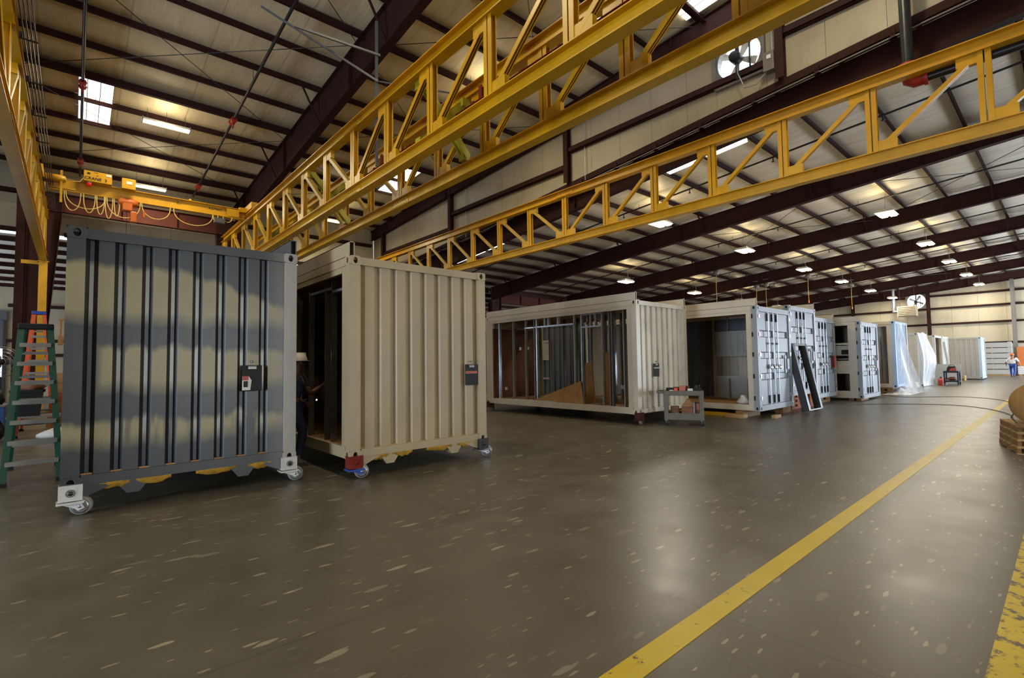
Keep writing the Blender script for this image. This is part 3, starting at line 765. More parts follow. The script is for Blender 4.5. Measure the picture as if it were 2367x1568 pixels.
# ---- fluorescent strips in the high bay
def fluorescent(x0, x1, y, z, label):
    t = T('fluorescent_light', label, 'light', ((x0+x1)/2, y, z), 0, 'fluorescent strips under the high roof')
    L = (x1-x0)/2
    MB().add([(-L, -.17, -.03), (L, -.17, -.03), (L, -.09, .06), (-L, -.09, .06), (-L, .09, .06), (L, .09, .06), (L, .17, -.03), (-L, .17, -.03), (-L, -.09, .075), (L, -.09, .075), (L, .09, .075), (-L, .09, .075)],
             [(0, 1, 2, 3), (3, 2, 5, 4), (4, 5, 6, 7), (8, 9, 2, 3), (10, 11, 4, 5), (8, 11, 10, 9)]).o('reflector', 'white', t)
    for s in (-1, 1): MB().box(s*L-.015, s*L+.015, -.17, .17, -.06, .075).o('end_cap', 'alu', t)
    for yy in (-.1, 0, .1): MB().tube((-L+.03, yy, -.005), (L-.03, yy, -.005), .024, 8).o('tube', 'tube', t)
    for s in (-1, 0, 1): MB().tube((s*L*.8, 0, .07), (s*L*.8, 0, dH(y)-.25-z), .006, 5).o('hanger_wire', 'dark_steel', t)
    d = bpy.data.lights.new('strip_glow', 'AREA'); d.shape = 'RECTANGLE'; d.size = 2*L-.1; d.size_y = .3; d.energy = 90; d.color = WARM
    o = bpy.data.objects.new('strip_glow', d); COL.objects.link(o); o.parent = t; o.location = (0, 0, -.08)
    d = bpy.data.lights.new('up_glow', 'POINT'); d.energy = 36; d.color = WARM; d.shadow_soft_size = .6
    o = bpy.data.objects.new('up_glow', d); COL.objects.link(o); o.parent = t; o.location = (0, 0, .12)
    return t
fluorescent(1.50, 2.83, 20.0, 9.82, 'fluorescent strip light hanging right of the roof skylight')
fluorescent(1.62, 2.72, 24.9, 9.05, 'fluorescent strip light glowing just above the crane girder')
fluorescent(9.3, 10.5, 24.9, 9.05, 'fluorescent strip light seen through the lattice of the paired trusses')
fluorescent(9.3, 10.5, 12.5, 10.3, 'fluorescent strip light above the paired trusses near the gable wall')
fluorescent(1.5, 2.8, 8.0, 10.8, 'fluorescent strip light overhead in front of the near containers')
for x, y, nm in ((-5.6, 20.0, 'fourth bay, eave side'), (-5.6, 8.0, 'fourth bay, ridge side'), (1.5, -3.0, 'bay behind the viewpoint'), (9.3, 3.0, 'bay right of the viewpoint'), (-5.6, -3.0, 'rearmost bay')):  # unseen strips added to brighten ceiling and floor
    fluorescent(x, x+1.3, y, dH(y)-.72, f'added fluorescent strip light out of view under the high roof, {nm}')

# ---- low bay lights in the long low shed
def lowbay(x, y, label, up):
    z = dL(y)-1.08
    t = T('low_bay_light', label, 'light', (x, y, z), 0, 'low bay lamps in rows under the low roof')
    MB().add([(-.5, -.33, -.02), (.5, -.33, -.02), (.5, .33, -.02), (-.5, .33, -.02), (-.42, -.24, .1), (.42, -.24, .1), (.42, .24, .1), (-.42, .24, .1)],
             [(0, 1, 5, 4), (1, 2, 6, 5), (2, 3, 7, 6), (3, 0, 4, 7), (4, 5, 6, 7)]).o('housing', 'white', t)
    for s in (-1, 1):
        m = MB()
        m.add([(-.46, s*.16-.13, -.03), (.46, s*.16-.13, -.03), (.46, s*.16+.13, -.03), (-.46, s*.16+.13, -.03), (-.44, s*.16-.1, -.07), (.44, s*.16-.1, -.07), (.44, s*.16+.1, -.07), (-.44, s*.16+.1, -.07)],
              [(0, 1, 5, 4), (1, 2, 6, 5), (2, 3, 7, 6), (3, 0, 4, 7), (4, 5, 6, 7), (0, 3, 2, 1)]).o('lens', 'lens', t)
    for s in (-1, 1): MB().tube((s*.3, 0, .1), (s*.1, 0, dL(y)-.2-z), .006, 5).o('hanger_wire', 'dark_steel', t)
    d = bpy.data.lights.new('lamp_glow', 'AREA'); d.shape = 'RECTANGLE'; d.size = 1.1; d.size_y = .75; d.energy = 120; d.color = (1, .92, .76)
    o = bpy.data.objects.new('lamp_glow', d); COL.objects.link(o); o.parent = t; o.location = (0, 0, -.10)
    d = bpy.data.lights.new('up_glow', 'POINT'); d.energy = 22; d.color = (1, .80, .42); d.shadow_soft_size = .25
    o = bpy.data.objects.new('up_glow', d); COL.objects.link(o); o.parent = t; o.location = (0, 0, .3)
ordi = ['first', 'second', 'third', 'fourth', 'fifth', 'sixth']
for j, (y, nm) in enumerate(((4.9, 'row above the yellow lane'), (10.8, 'middle row'), (18.1, 'row along the left eave'))):
    for i, x in enumerate((17.6, 25.5, 33.9, 41.5, 49.2, 56.7)):
        if (j == 0 and i == 0) or (j == 2 and i in (0, 5)): continue
        lowbay(x, y, f'low bay lamp, {ordi[i]} from the gable wall in the {nm}', 1)

# ---- pipes
def pipe(x, ya, yb, deck, off, r, label, heads=0, cpl=()):
    t = T('sprinkler_pipe', label, 'pipe', (x, ya, deck(ya)-off), 0, 'pipes under the roof')
    MB().tube((x, ya, deck(ya)-off), (x, yb, deck(yb)-off), r, 10).o('pipe', 'pipe', t, True)
    for y in cpl:
        m = MB(); z = deck(y)-off
        m.tube((x, y-.16, z-.013), (x, y+.16, z+.013), r*1.75, 10).tube((x, y-.22, z-.018), (x, y-.12, z-.01), r*2.4, 8).tube((x, y+.12, z), (x, y+.22, z+.018), r*2.4, 8)
        m.box(x-.02, x+.02, y-.05, y+.05, z-.25, z-.05)
        m.o('coupling', 'red', t, True)
    y = ya-1.2
    while heads and y > yb:
        z = deck(y)-off; MB().tube((x, y, z), (x, y, z-.14), .02, 6).lathe([(0, 0), (.05, 0), (.05, .015), (0, .02)], (x, y, z-.16), (0, 0, 1), 8).o('sprinkler_head', 'pipe', t, True)
        y -= heads
    for k in range(6):
        y = ya-(ya-yb)*(k+.5)/6
        MB().tube((x, y, deck(y)-off), (x, y, deck(y)-.12), .008, 5).o('hanger', 'dark_steel', t, True)
pipe(0.0, 26.5, 2, dH, .5, .042, 'black sprinkler pipe with red couplings crossing in front of the roof skylight', 0, (19.2, 25.0))
pipe(3.93, 26.5, 2, dH, .5, .042, 'black sprinkler pipe with red couplings slanting down to the crane girder', 0, (18.9, 25.2))
for k, x in enumerate((17.3, 21.9, 25.8, 29.5, 33.5, 37.4, 41.2, 45.0, 48.9, 52.7)):
    pipe(x, 25.5, -8, dL, .3, .03, f'thin dark sprinkler pipe under the low roof, {(ordi+["seventh","eighth","ninth","tenth"])[k]} from the gable wall', 3.0)
t = T('fire_main', 'thick dark vertical pipe dropping past the gable wall to a red elbow', 'pipe', (13.05, 2.02, 7.5))
MB().tube((13.05, 2.02, 7.45), (13.05, 2.02, 11.6), .105, 16).o('riser', 'pipe', t, True)
MB().tube((13.05, 1.95, 7.36), (13.05, -12, 7.36), .085, 14).o('run', 'pipe', t, True)
MB().tube((13.05, 2.02, 7.50), (13.05, 2.02, 7.72), .16, 16).tube((13.05, 2.02, 7.72), (13.05, 2.02, 7.76), .19, 16).o('flange', 'red', t, True)
MB().path([(13.05, 2.02, 7.56), (13.05, 2.0, 7.42), (13.05, 1.92, 7.36), (13.05, 1.72, 7.36)], .125, 12).tube((13.05, 1.76, 7.36), (13.05, 1.70, 7.36), .15, 14).o('elbow', 'red', t, True)
t = T('pipe_hanger', 'grey tube hanger frame below the big roof rafter', 'hanger', (5.2, 10.6, 9.0))
MB().bar((5.2, 10.58, 6.25), (5.2, 10.58, 9.75), .055, .055).o('upright', 'grey_paint', t, True)
MB().bar((5.2, 10.5, 8.25), (3.2, 12.6, 10.3), .045, .045).o('stay', 'grey_paint', t, True)
MB().bar((5.25, 10.5, 8.9), (3.6, 11.4, 9.35), .045, .045).o('stay', 'grey_paint', t, True)
MB().bar((5.2, 10.6, 8.3), (8.2, 9.4, 8.35), .03, .03).o('stay', 'grey_paint', t, True)

# ---- hose reels and drop cords
for k, (x, y, z0, lb) in enumerate(((29.0, 14.05, 4.6, 'yellow drop cord with reel hanging above the open cream container'),
                                  (36.5, 14.75, 5.1, 'yellow drop cord, left of the pair hanging behind the first door container'),
                                  (36.5, 14.1, 5.3, 'yellow drop cord, right of the pair hanging behind the first door container'),
                                  (36.5, 11.42, 5.5, 'long yellow drop cord hanging beside a low bay lamp in the middle row'),
                                  (44.0, 10.85, 5.5, 'yellow drop cord hanging furthest down the shed'))):
    t = T('drop_cord', lb, 'cord', (x, y, z0), 0, 'yellow drop cords')
    zt = dL(y)-.75
    MB().lathe([(0, -.07), (.16, -.07), (.17, 0), (.16, .07), (0, .07)], (x, y, zt-.35), (1, 0, 0), 14).box(x-.02, x+.02, y-.04, y+.04, zt-.2, zt+.02).box(x-.15, x+.15, y-.15, y+.15, zt, zt+.04).tube((x, y, zt), (x, y, dL(y)-.1), .02, 6).o('reel', 'grey_steel', t, True)
    MB().path([(x, y, zt-.5), (x, y+.02, (zt+z0)/2), (x, y, z0)], .013, 6).o('cord', 'yellow', t, True)
    MB().tube((x, y, z0-.18), (x, y, z0), .035, 8).o('plug', 'orange_hoist', t, True)

# ================================================================== CONTAINERS
CW, CH = 2.438, 2.896
def hole(m, c, u, v, hw, hh, ru, rv, n_in, dep, n=24):
    c, u, v, nn = Vector(c), Vector(u), Vector(v), Vector(n_in); A, B, D = [], [], []
    for k in range(n):
        a = 2*math.pi*k/n+math.pi/n; ca, sa = math.cos(a), math.sin(a); q = 1/max(abs(ca), abs(sa))
        A.append(c+u*hw*max(-1, min(1, ca*q))+v*hh*max(-1, min(1, sa*q))); B.append(c+u*ru*ca+v*rv*sa)
    D = [p+nn*dep for p in B]
    m.add(A+B+D, [(k, (k+1) % n, n+(k+1) % n, n+k) for k in range(n)]+[(n+k, n+(k+1) % n, 2*n+(k+1) % n, 2*n+k) for k in range(n)])
    m.add(D, [tuple(range(n))])
def casting(par, x, y, z, sx, sy, mat, w=.178, d=.162, h=.13):
    # sx, sy: outward directions of the corner; (x, y) the outer corner, z the bottom
    m = MB(); x1, y1 = x-sx*w, y-sy*d
    xa, xb, ya, yb = min(x, x1), max(x, x1), min(y, y1), max(y, y1)
    m.add([(xa, ya, z), (xb, ya, z), (xb, yb, z), (xa, yb, z), (xa, ya, z+h), (xb, ya, z+h), (xb, yb, z+h), (xa, yb, z+h)], [(0, 3, 2, 1), (4, 5, 6, 7)])
    for yy, s in ((y, sy), (y1, -sy)):
        if s == sy: hole(m, ((xa+xb)/2, yy, z+h/2), (1, 0, 0), (0, 0, 1), w/2, h/2, .033, .046, (0, -s, 0), .07)
        else: m.add([(xa, yy, z), (xb, yy, z), (xb, yy, z+h), (xa, yy, z+h)], [(0, 1, 2, 3)])
    for xx, s in ((x, sx), (x1, -sx)):
        if s == sx: hole(m, (xx, (ya+yb)/2, z+h/2), (0, 1, 0), (0, 0, 1), d/2, h/2, .03, .044, (-s, 0, 0), .05)
        else: m.add([(xx, ya, z), (xx, yb, z), (xx, yb, z+h), (xx, ya, z+h)], [(0, 1, 2, 3)])
    o = m.o('corner_casting', mat, par)
    cx = (xa+xb)/2
    MB().box(cx-.031, cx+.031, min(y-sy*.066, y-sy*.074), max(y-sy*.066, y-sy*.074), z+h/2-.044, z+h/2+.044).o('hole_shade', 'hole', o)  # dark plate at the back puts shade into the casting hole
    MB().box(min(x-sx*.046, x-sx*.054), max(x-sx*.046, x-sx*.054), (ya+yb)/2-.028, (ya+yb)/2+.028, z+h/2-.042, z+h/2+.042).o('hole_shade', 'hole', o)
    return o
def door_front(par, mat, lock=None, dark_post=True):
    x0, x1, z0, z1, y = .16, CW-.16, .16, CH-.17, .035
    mid = (x0+x1)/2
    MB().box(x0-.02, x1+.02, 0, .14, 0, .15).o('door_sill', mat, par); MB().box(x0-.02, x1+.02, 0, .14, CH-.16, CH-.02).o('door_header', mat, par)
    for side, (a, b) in enumerate(((x0+.01, mid-.012), (mid+.012, x1-.01))):
        m = MB(); prof = [(z0, 0)]
        for zc in (.30, .53, .765):
            zc = z0+(z1-z0)*zc; prof += [(zc-.10, 0), (zc-.075, .04), (zc+.075, .04), (zc+.10, 0)]
        prof.append((z1, 0))
        vs = []
        for z, d in prof: vs += [(a+.05, y+d, z), (b-.05, y+d, z)]
        m.add(vs, [(2*k, 2*k+1, 2*k+3, 2*k+2) for k in range(len(prof)-1)])
        m.box(a, a+.06, y-.005, y+.05, z0, z1).box(b-.06, b, y-.005, y+.05, z0, z1).box(a, b, y+.05, y+.055, z0, z1)
        m.box(a, b, y-.004, y+.02, z1-.05, z1).box(a, b, y-.004, y+.02, z0, z0+.05)
        d = m.o('door', mat, par)
        MB().box(a-.01, a, y-.004, y+.05, z0, z1).box(b, b+.01, y-.004, y+.05, z0, z1).box(a, b, y, y+.05, z0-.012, z0).box(a, b, y, y+.05, z1, z1+.012).o('gasket', 'black', d)
        rods = ((.27, .43) if side == 0 else (.575,))
        for f in rods:
            xr = x0+(x1-x0)*f
            m = MB().tube((xr, y-.035, z0-.03), (xr, y-.035, z1+.03), .017, 10)
            m.o('lock_rod', 'galv', d)
            for zz in (z0+.02, z1-.24): MB().box(xr-.035, xr+.035, y-.05, y-.004, zz, zz+.22).o('rod_keeper', 'dark_steel', d)
            for zz in (.42, .66): MB().box(xr-.035, xr+.035, y-.055, y-.003, z0+(z1-z0)*zz-.025, z0+(z1-z0)*zz+.025).o('rod_keeper', 'grey_steel', d)
            zz = z0+(z1-z0)*.40
            MB().box(xr-.03, xr+.03, y-.075, y-.02, zz-.03, zz+.03).bar((xr, y-.07, zz), (xr+(.26 if side else .2), y-.065, zz-.01), .022, .03).box(xr+.10, xr+.14, y-.075, y-.003, zz-.06, zz+.06).o('handle', 'alu', d)
    for z in (.35, .95, 1.55, 2.1, 2.6):
        for xx in (x0-.03, x1+.03):
            MB().box(xx-.035, xx+.035, -.012, .04, z-.05, z+.05).o('hinge', 'galv', par)
            MB().box(-.012, .0, .11, .15, z-.06, z+.06).o('hinge_stop', 'black', par) if xx < 1 else None
    MB().box(x1+.0, x1+.055, .02, .1, z0, z1).o('door_gap_shade', 'hole', par) if dark_post else None  # dark strip paints in the shade of the gap by the post
    if lock:
        MB().box(x1-.30, x1-.14, y-.09, y-.004, 1.05, 1.50).o('lock_box', lock, par, False, .01)
    else:
        MB().box(x1-.36, x1-.24, y-.02, y-.003, 1.0, 1.52).o('latch_plate', 'dark_steel', par)
        MB().box(x1-.24, x1-.08, y-.045, y-.003, 1.1, 1.42).o('document_box', mat, par, False, .008)
def container(label, X, Y, zb, front='corr', phase=-.112, left='corr', right='corr', mat='cream', fmat=None, rails='', L=6.058, tabs=False, interior=True, group='shipping container modules', sidem=None, roofm=None, postm=None):
    t = T('shipping_container', label, 'container', (X, Y, zb), 0, group)
    fm = fmat or mat; pmt = postm or mat
    for sx, xx in ((-1, 0), (1, CW)):
        for sy, yy in ((-1, 0), (1, L)):
            w = .16
            m = MB().box(min(xx, xx-sx*w), max(xx, xx-sx*w), min(yy, yy-sy*.15)+(.004 if sy < 0 else 0), max(yy, yy-sy*.15), .12, CH-.12)
            ob = m.o('corner_post', pmt if (sx > 0 and sy < 0) else fm if sy < 0 else mat, t)
            for z in (0, CH-.13): casting(t, xx+sx*.004, yy+sy*.004, z, sx, sy, pmt if (sx > 0 and sy < 0) else fm if sy < 0 else mat)
        s = -sx
        MB().box(min(xx, xx+s*.08), max(xx, xx+s*.08), .16, L-.16, CH-.13, CH-.01).o('top_rail', mat, t)
        MB().box(min(xx, xx+s*.06), max(xx, xx+s*.06), .16, L-.16, .01, .17).o('bottom_rail', mat, t)
    for sd, xx, s in (('l', 0, 1), ('r', CW, -1)):
        if sd in rails:
            a, b = (xx, xx+s*.085)
            lo, hi = min(a, b), max(a, b)
            m = MB().box(lo, lo+.012, .03, L-.03, CH, CH+.205).box(hi-.012, hi, .03, L-.03, CH, CH+.205).box(lo, hi, .03, L-.03, CH+.193, CH+.205)
            m.o('raised_rail', mat, t)
            MB().box(lo+.012, hi-.012, .09, .1, CH, CH+.193).o('rail_end_shade', 'hole', t)  # dark plate gives the hollow rail end its shade
    MB().box(.06, CW-.06, .05, L-.05, .12, .155).o('floor_deck', 'ply', t)
    MB().box(.05, CW-.05, .05, L-.05, CH-.05, CH-.02).o('roof_sheet', roofm or mat, t)
    m = MB()
    for k in range(int(L/.35)): m.box(.06, CW-.06, .25+k*.35, .29+k*.35, .03, .12)
    m.o('cross_member', mat, t)
    # ends
    if front == 'corr':
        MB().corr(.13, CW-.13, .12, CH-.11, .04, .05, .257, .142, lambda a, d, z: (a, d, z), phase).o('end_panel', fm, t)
        MB().box(.17, CW-.17, .006, .09, CH-.125, CH-.012).o('end_top_rail', fm if fm != 'overspray' else 'overspray', t)
        MB().box(.17, CW-.17, .006, .09, .03, .14).o('end_bottom_rail', fm, t)
    elif front == 'door': door_front(t, fm)
    elif front == 'open':
        MB().box(.17, CW-.17, .006, .09, CH-.15, CH-.012).o('end_top_rail', fm, t)
        MB().box(.17, CW-.17, .006, .09, .01, .14).o('end_bottom_rail', fm, t)
    MB().corr(.15, CW-.15, .12, CH-.11, L-.085, .045, .243, .135, lambda a, d, z: (a, d, z), .03).o('end_panel', mat, t)
    MB().box(.17, CW-.17, L-.09, L-.006, CH-.125, CH-.012).box(.17, CW-.17, L-.09, L-.006, .03, .14).o('end_rail', mat, t)
    for sd, kind, xx, s in (('left', left, 0, 1), ('right', right, CW, -1)):
        if kind == 'corr':
            MB().corr(.15, L-.15, .16, CH-.12, .025, .036, .276, .136, lambda a, d, z, xx=xx, s=s: (xx+s*d, a, z)).o('side_panel', sidem or mat, t)
        elif kind == 'open':
            for a, b in ((.15, .30), (L-.30, L-.15)):
                MB().box(min(xx+s*.012, xx+s*.05), max(xx+s*.012, xx+s*.05), a, b, .17, CH-.13).o('side_infill', mat, t)
            MB().box(min(xx+s*.01, xx+s*.07), max(xx+s*.01, xx+s*.07), .3, L-.3, CH-.22, CH-.13).o('opening_header', mat, t)
    if tabs:
        for c in (.63, 1.78):
            MB().prism([(c-.17, .03), (c+.17, .03), (c+.065, -.12), (c-.055, -.12)], 1, .02, .14).o('lifting_lug', fm, t)
        for c, s in ((.17, 1), (CW-.17, -1)):
            MB().prism([(c, .03), (c+s*.34, .03), (c+s*.06, -.09), (c, -.10)], 1, .012, .03).o('corner_gusset', fm, t)
        rnd = random.Random(int(X*10))
        for a, b in ((.30, .60), (.66, 1.0), (1.25, 1.72), (1.84, 2.16)):
            n = 9; vs = []
            for k in range(n):
                x = a+(b-a)*k/(n-1); e = math.sin(math.pi*k/(n-1)); dz = -.005-e*(.015+.04*rnd.random())
                vs += [(x, .012-.012*e*rnd.random(), .035), (x, .016+.01*rnd.random(), dz), (x, .12, dz-.01)]
            fs = []
            for k in range(n-1):
                for j in (0, 1): fs.append((3*k+j, 3*k+3+j, 3*k+4+j, 3*k+1+j))
            MB().add(vs, fs, True).o('foam_edge', 'foam', t)
    return t
def caster(par, x, y, zb, forkm, platem, rot=.3, r=.1):
    p = MB().box(x-.10, x+.10, y-.035, y+.12, -.115, .055)
    pl = p.o('caster', platem, par)
    MB().lathe([(0, -.008), (.026, -.008), (.026, 0), (.03, .004)], (x+.0, y-.036, -.03), (0, 1, 0), 14).lathe([(.034, -.004), (.04, -.004), (.04, .003), (.034, .003)], (x, y-.036, -.03), (0, 1, 0), 16).o('locking_pin', 'dark_steel' if platem == 'white' else platem, pl)
    MB().box(x-.115, x+.115, y-.05, y+.13, -.145, -.125).o('swivel_plate', forkm, pl)
    ca, sa = math.cos(rot), math.sin(rot); hz = -zb+r
    def tr(v): return Vector((x+.02+v.x*ca-v.y*sa, y+.04+v.x*sa+v.y*ca, v.z))
    m = MB()
    for s in (-1, 1):
        m.prism([(-.09, -.145), (.09, -.145), (.115, hz-.02), (.06, hz-.045), (.035, hz-.02)], 1, s*.052-.005, s*.052+.005)
    m.rough(tr).o('fork', forkm, pl)
    c = (.075, 0, hz)
    MB().lathe([(.02, -.04), (r*.8, -.04), (r-.006, -.036), (r, -.02), (r, .02), (r-.006, .036), (r*.8, .04), (.02, .04)], c, (0, 1, 0), 28).rough(tr).o('wheel', 'rubber', pl)
    MB().lathe([(0, -.062), (.018, -.062), (.018, .062), (0, .062)], c, (0, 1, 0), 10).lathe([(r*.62, -.046), (r*.8, -.042), (r*.62, -.038)], c, (0, 1, 0), 24).rough(tr).o('axle', 'galv', pl)
def stud(par, x, y, z0=.155, z1=CH-.06, w=.09, d=.038, m='galv', name='stud', axis=0):
    b = MB()
    if axis == 0: b.box(x, x+.003, y-d/2, y+d/2, z0, z1).box(x, x+w, y-d/2, y-d/2+.003, z0, z1).box(x+w-.003, x+w, y-d/2, y+d/2, z0, z1)
    else: b.box(x-d/2, x+d/2, y, y+.003, z0, z1).box(x-d/2, x-d/2+.003, y, y+w, z0, z1).box(x-d/2, x+d/2, y+w-.003, y+w, z0, z1)
    return b.o(name, m, par)

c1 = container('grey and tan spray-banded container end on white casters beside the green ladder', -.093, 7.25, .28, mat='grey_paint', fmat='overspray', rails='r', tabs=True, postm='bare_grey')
for x, y in ((.09, .0), (CW-.09, .0), (.09, 5.93), (CW-.09, 5.93)): caster(c1, x, y, .28, 'white', 'white', -.25)
c2 = container('cream container with corrugated end on blue and silver casters, second from the green ladder', 2.895, 6.72, .262, left='open', mat='cream_warm', rails='l', tabs=True, roofm='ply', sidem='grey_steel', phase=-.142)
for x, y, f, p in ((.09, 0, 'blue', 'maroon_red'), (CW-.09, 0, 'galv', 'dark_steel'), (.09, 5.93, 'blue', 'maroon_red'), (CW-.09, 5.93, 'galv', 'dark_steel')): caster(c2, x, y, .262, f, p, -.35)
for y in (.30, .92, 1.18, 1.9, 2.5, 3.1, 3.7, 4.3, 4.9, 5.5): stud(c2, .10, y, m='galv' if y < 1.0 else 'grey_steel')
MB().box(.10, .19, .92, .96+.9, 2.52, 2.56).box(.10, .19, .3, .94, 2.46, 2.50).o('header_track', 'galv', c2)
for y in (.5, 1.1, 1.7, 2.3, 2.9, 3.5, 4.1): stud(c2, 2.25, y, m='grey_steel')
for z in (1.0, 1.25, 1.9): MB().box(2.2, 2.26, .9, 1.0, z, z+.08).o('outlet_box', 'galv', c2)
text('E', .10, (.085, .034, 1.27), (R(90), 0, 0), 'red', c2); MB().box(.085, .20, .036, .041, 1.255, 1.262).o('underline', 'red', c2)

c3 = container('cream container with both long sides open and steel studs inside, behind the tool cart', 10.54, 7.2, .255, left='open', right='open', mat='cream', fmat='cream_rust', rails='lr')
for x, y in ((.09, 0), (CW-.09, 0), (.09, 5.93), (CW-.09, 5.93)): caster(c3, x, y, .255, 'maroon_lit', 'maroon_lit', .3)
for y, m in ((5.56, 'galv'), (4.86, 'grey_steel'), (4.26, 'grey_steel'), (3.86, 'grey_steel'), (3.76, 'galv'), (2.22, 'alu'), (1.95, 'galv'), (1.22, 'alu'), (.98, 'grey_steel'), (.90, 'grey_steel'), (.52, 'alu')): stud(c3, .16, y, m=m)
for y in (5.2, 4.5, 3.9, 3.3, 2.7, 2.1, 1.5, .9): stud(c3, 2.2, y, m='grey_steel')
for y in (1.6, 2.6): stud(c3, 1.2, y, m='galv')
MB().box(.16, .25, 2.2, 4.3, 2.42, 2.46).box(.16, .25, 1.22, 1.95, 2.30, 2.34).box(.16, .25, 1.22, 1.95, 2.66, 2.70).box(.16, .2, .9, 5.6, .155, .17).o('header_track', 'galv', c3)
for y in (3.4, 3.25, 2.85): stud(c3, .16, y, 2.46, CH-.06, .09, .07, 'alu')
for y in (1.45, 1.62): stud(c3, .16, y, 2.34, 2.66, m='alu')
for x, y, z in ((.2, 4.55, 1.75), (.2, 4.2, 1.75), (.22, 5.3, .45), (2.16, 1.0, .6), (2.16, 1.5, .6), (.2, .62, .62)): MB().box(x, x+.05, y-.05, y+.05, z, z+.1).o('outlet_box', 'alu', c3)
for a, b in ((5.2, 4.9), (4.85, 4.3), (1.8, 1.3)):
    MB().path([(.2, a, 2.4), (.22, (a+b)/2, 2.52), (.2, b, 2.42)], .012, 6).o('loose_cable', 'black', c3)
MB().box(.07, .09, 2.9, 4.7, .155, .2).o('sill_flashing', 'alu', c3)
MB().box(.17, CW-.1, 5.9, 5.93, .16, 2.52).o('wall_lining', 'leather', c3)
MB().box(.12, CW-.12, 5.86, 5.93, 2.52, 2.74).o('end_header', 'cream', c3)
c4b = container('dark container standing behind the first white door container, seen through the stud framed one', 13.95, 12.1, .19, mat='grey_paint')
m = MB()
for z0, z1 in ((.75, .82), (1.5, 1.56), (2.2, 2.28)): m.box(-.03, .03, 1.4, 2.5, z0, z1)
m.box(-.03, .03, 1.4, 1.47, .75, 2.28).box(-.03, .03, 2.43, 2.5, .75, 2.28); m.o('window_frame', 'dirty_white', c4b)
MB().box(-.01, .0, 1.47, 2.43, 1.56, 2.2).o('window_panel', 'dirty_white', c4b)
t = T('plywood_sheet', 'triangular plywood offcut leaning against the studs in the open container', 'board', (10.8, 9.9, .41))
MB().prism([(9.05, .415), (11.15, .415), (9.15, 1.06)], 0, 10.62, 10.64).o('board', 'ply', t, True)
t = T('plywood_strip', 'upright plywood strip standing inside the open container, left one', 'board', (11.2, 9.3, .41), 0, 'plywood strips in the open container')
MB().prism([(9.10, .415), (9.46, .415), (9.46, 1.55), (9.20, 1.60)], 0, 11.2, 11.22).o('board', 'ply', t, True)
t = T('plywood_strip', 'taller upright plywood strip with slanted top inside the open container', 'board', (11.4, 8.9, .41), 0, 'plywood strips in the open container')
MB().prism([(8.60, .415), (8.98, .415), (9.0, 1.75), (8.66, 1.95)], 0, 11.4, 11.42).o('board', 'ply', t, True)

c4 = container('cream container with one open side and white double doors beside the yellow floor rails', 13.92, 5.65, .19, front='door', left='open', right='none', mat='cream', fmat='white_door', rails='l', postm='white_door')
MB().corr(2.45, 5.9, .16, CH-.12, .025, .036, .276, .136, lambda a, d, z: (CW-d, a, z)).o('side_panel', 'grey_paint', c4)
m = MB()
for z0, z1 in ((.17, .80), (.80, .88), (1.53, 1.62), (2.30, 2.36)): m.box(CW-.06, CW-.02, .15, 2.45, z0, z1)
m.box(CW-.07, CW-.02, 2.37, 2.45, .17, CH-.13).box(CW-.07, CW-.02, .15, .25, .17, CH-.13)
m.o('window_frame', 'dirty_white', c4)
m = MB().corr(.25, 2.37, 1.62, 2.30, .01, .02, .2, .1, lambda a, d, z: (CW-d, a, z)); m.o('window_panel', 'dirty_white', c4)  # added pale sheet stands in for the lit container wall beyond
for y in (.7, 1.3, 1.9): stud(c4, CW-.10, y, 2.36, CH-.06, .08, .05, 'grey_steel'); stud(c4, CW-.10, y, .16, .80, .08, .05, 'grey_steel')
MB().box(CW-.05, CW-.03, .25, 2.37, 2.36, CH-.13).o('wall_sheet', 'grey_paint', c4)
t = T('scrap_bag', 'small crumpled white bag on the floor of the door container', 'bag', (14.3, 6.2, .35))
m = MB().lathe([(0, 0), (.16, 0), (.19, .07), (.10, .17), (.05, .24), (0, .25)], (14.25, 6.22, .346), (0, 0, 1), 12)
m.rough(lambda v: Vector((v.x+.03*math.sin(v.z*40), v.y+.04*math.sin(v.x*50), v.z))).o('bag', 'paper', t, True)

c5 = container('taller set white door container raised on blocks, behind the leaning black frame', 16.98, 5.9, .43, front='door', mat='cream', fmat='white_door', rails='r', postm='bare_grey')
c6 = container('cream edged door container with a red lock box', 19.46, 6.0, .2, front='door', mat='cream', fmat='white_door', rails='r', postm='cream_rust')
MB().box(2.02, 2.14, -.07, .03, 1.05, 1.50).o('lock_box', 'red', c6, False, .01)
c7 = container('white door container with dark window openings in its cream side, before the plastic sheeting', 22.0, 5.2, .085, front='door', left='none', mat='cream', fmat='white_door', rails='l', postm='white_door')
m = MB().box(.01, .06, .15, .42, .17, CH-.13)
for z0, z1 in ((.17, .28), (.93, 1.42), (2.03, 2.1)): m.box(.01, .06, .42, 3.0, z0, z1)
m.box(.01, .06, 3.0, 5.9, .17, CH-.13)
m.o('side_panel', 'cream', c7)
MB().box(.05, .09, .42, 3.0, 1.47, 1.50).box(.05, .09, .42, 3.0, 1.62, 2.0).o('window_panel', 'dirty_white', c7)
MB().box(.04, .05, .42, .66, 1.66, 1.84).o('vent_shade', 'hole', c7)  # dark plate in place of the opening's shaded depth
c8 = container('light blue corrugated container end half draped in clear plastic sheeting', 26.55, 5.03, .30, left='open', mat='cream', fmat='bluecorr')
for y in (.6, 1.2, 1.8, 2.4): stud(c8, .3, y, m='grey_steel')
m = MB()
for k in range(7): m.lathe([(0, -.1), (.14, -.08), (.17, 0), (.14, .08), (0, .1)], (.9, .8+.22*k, .8+.17*(k % 3)+.5*(k % 2)), (1, .3, .2), 10)
m.o('insulation_roll', 'foam', c8)
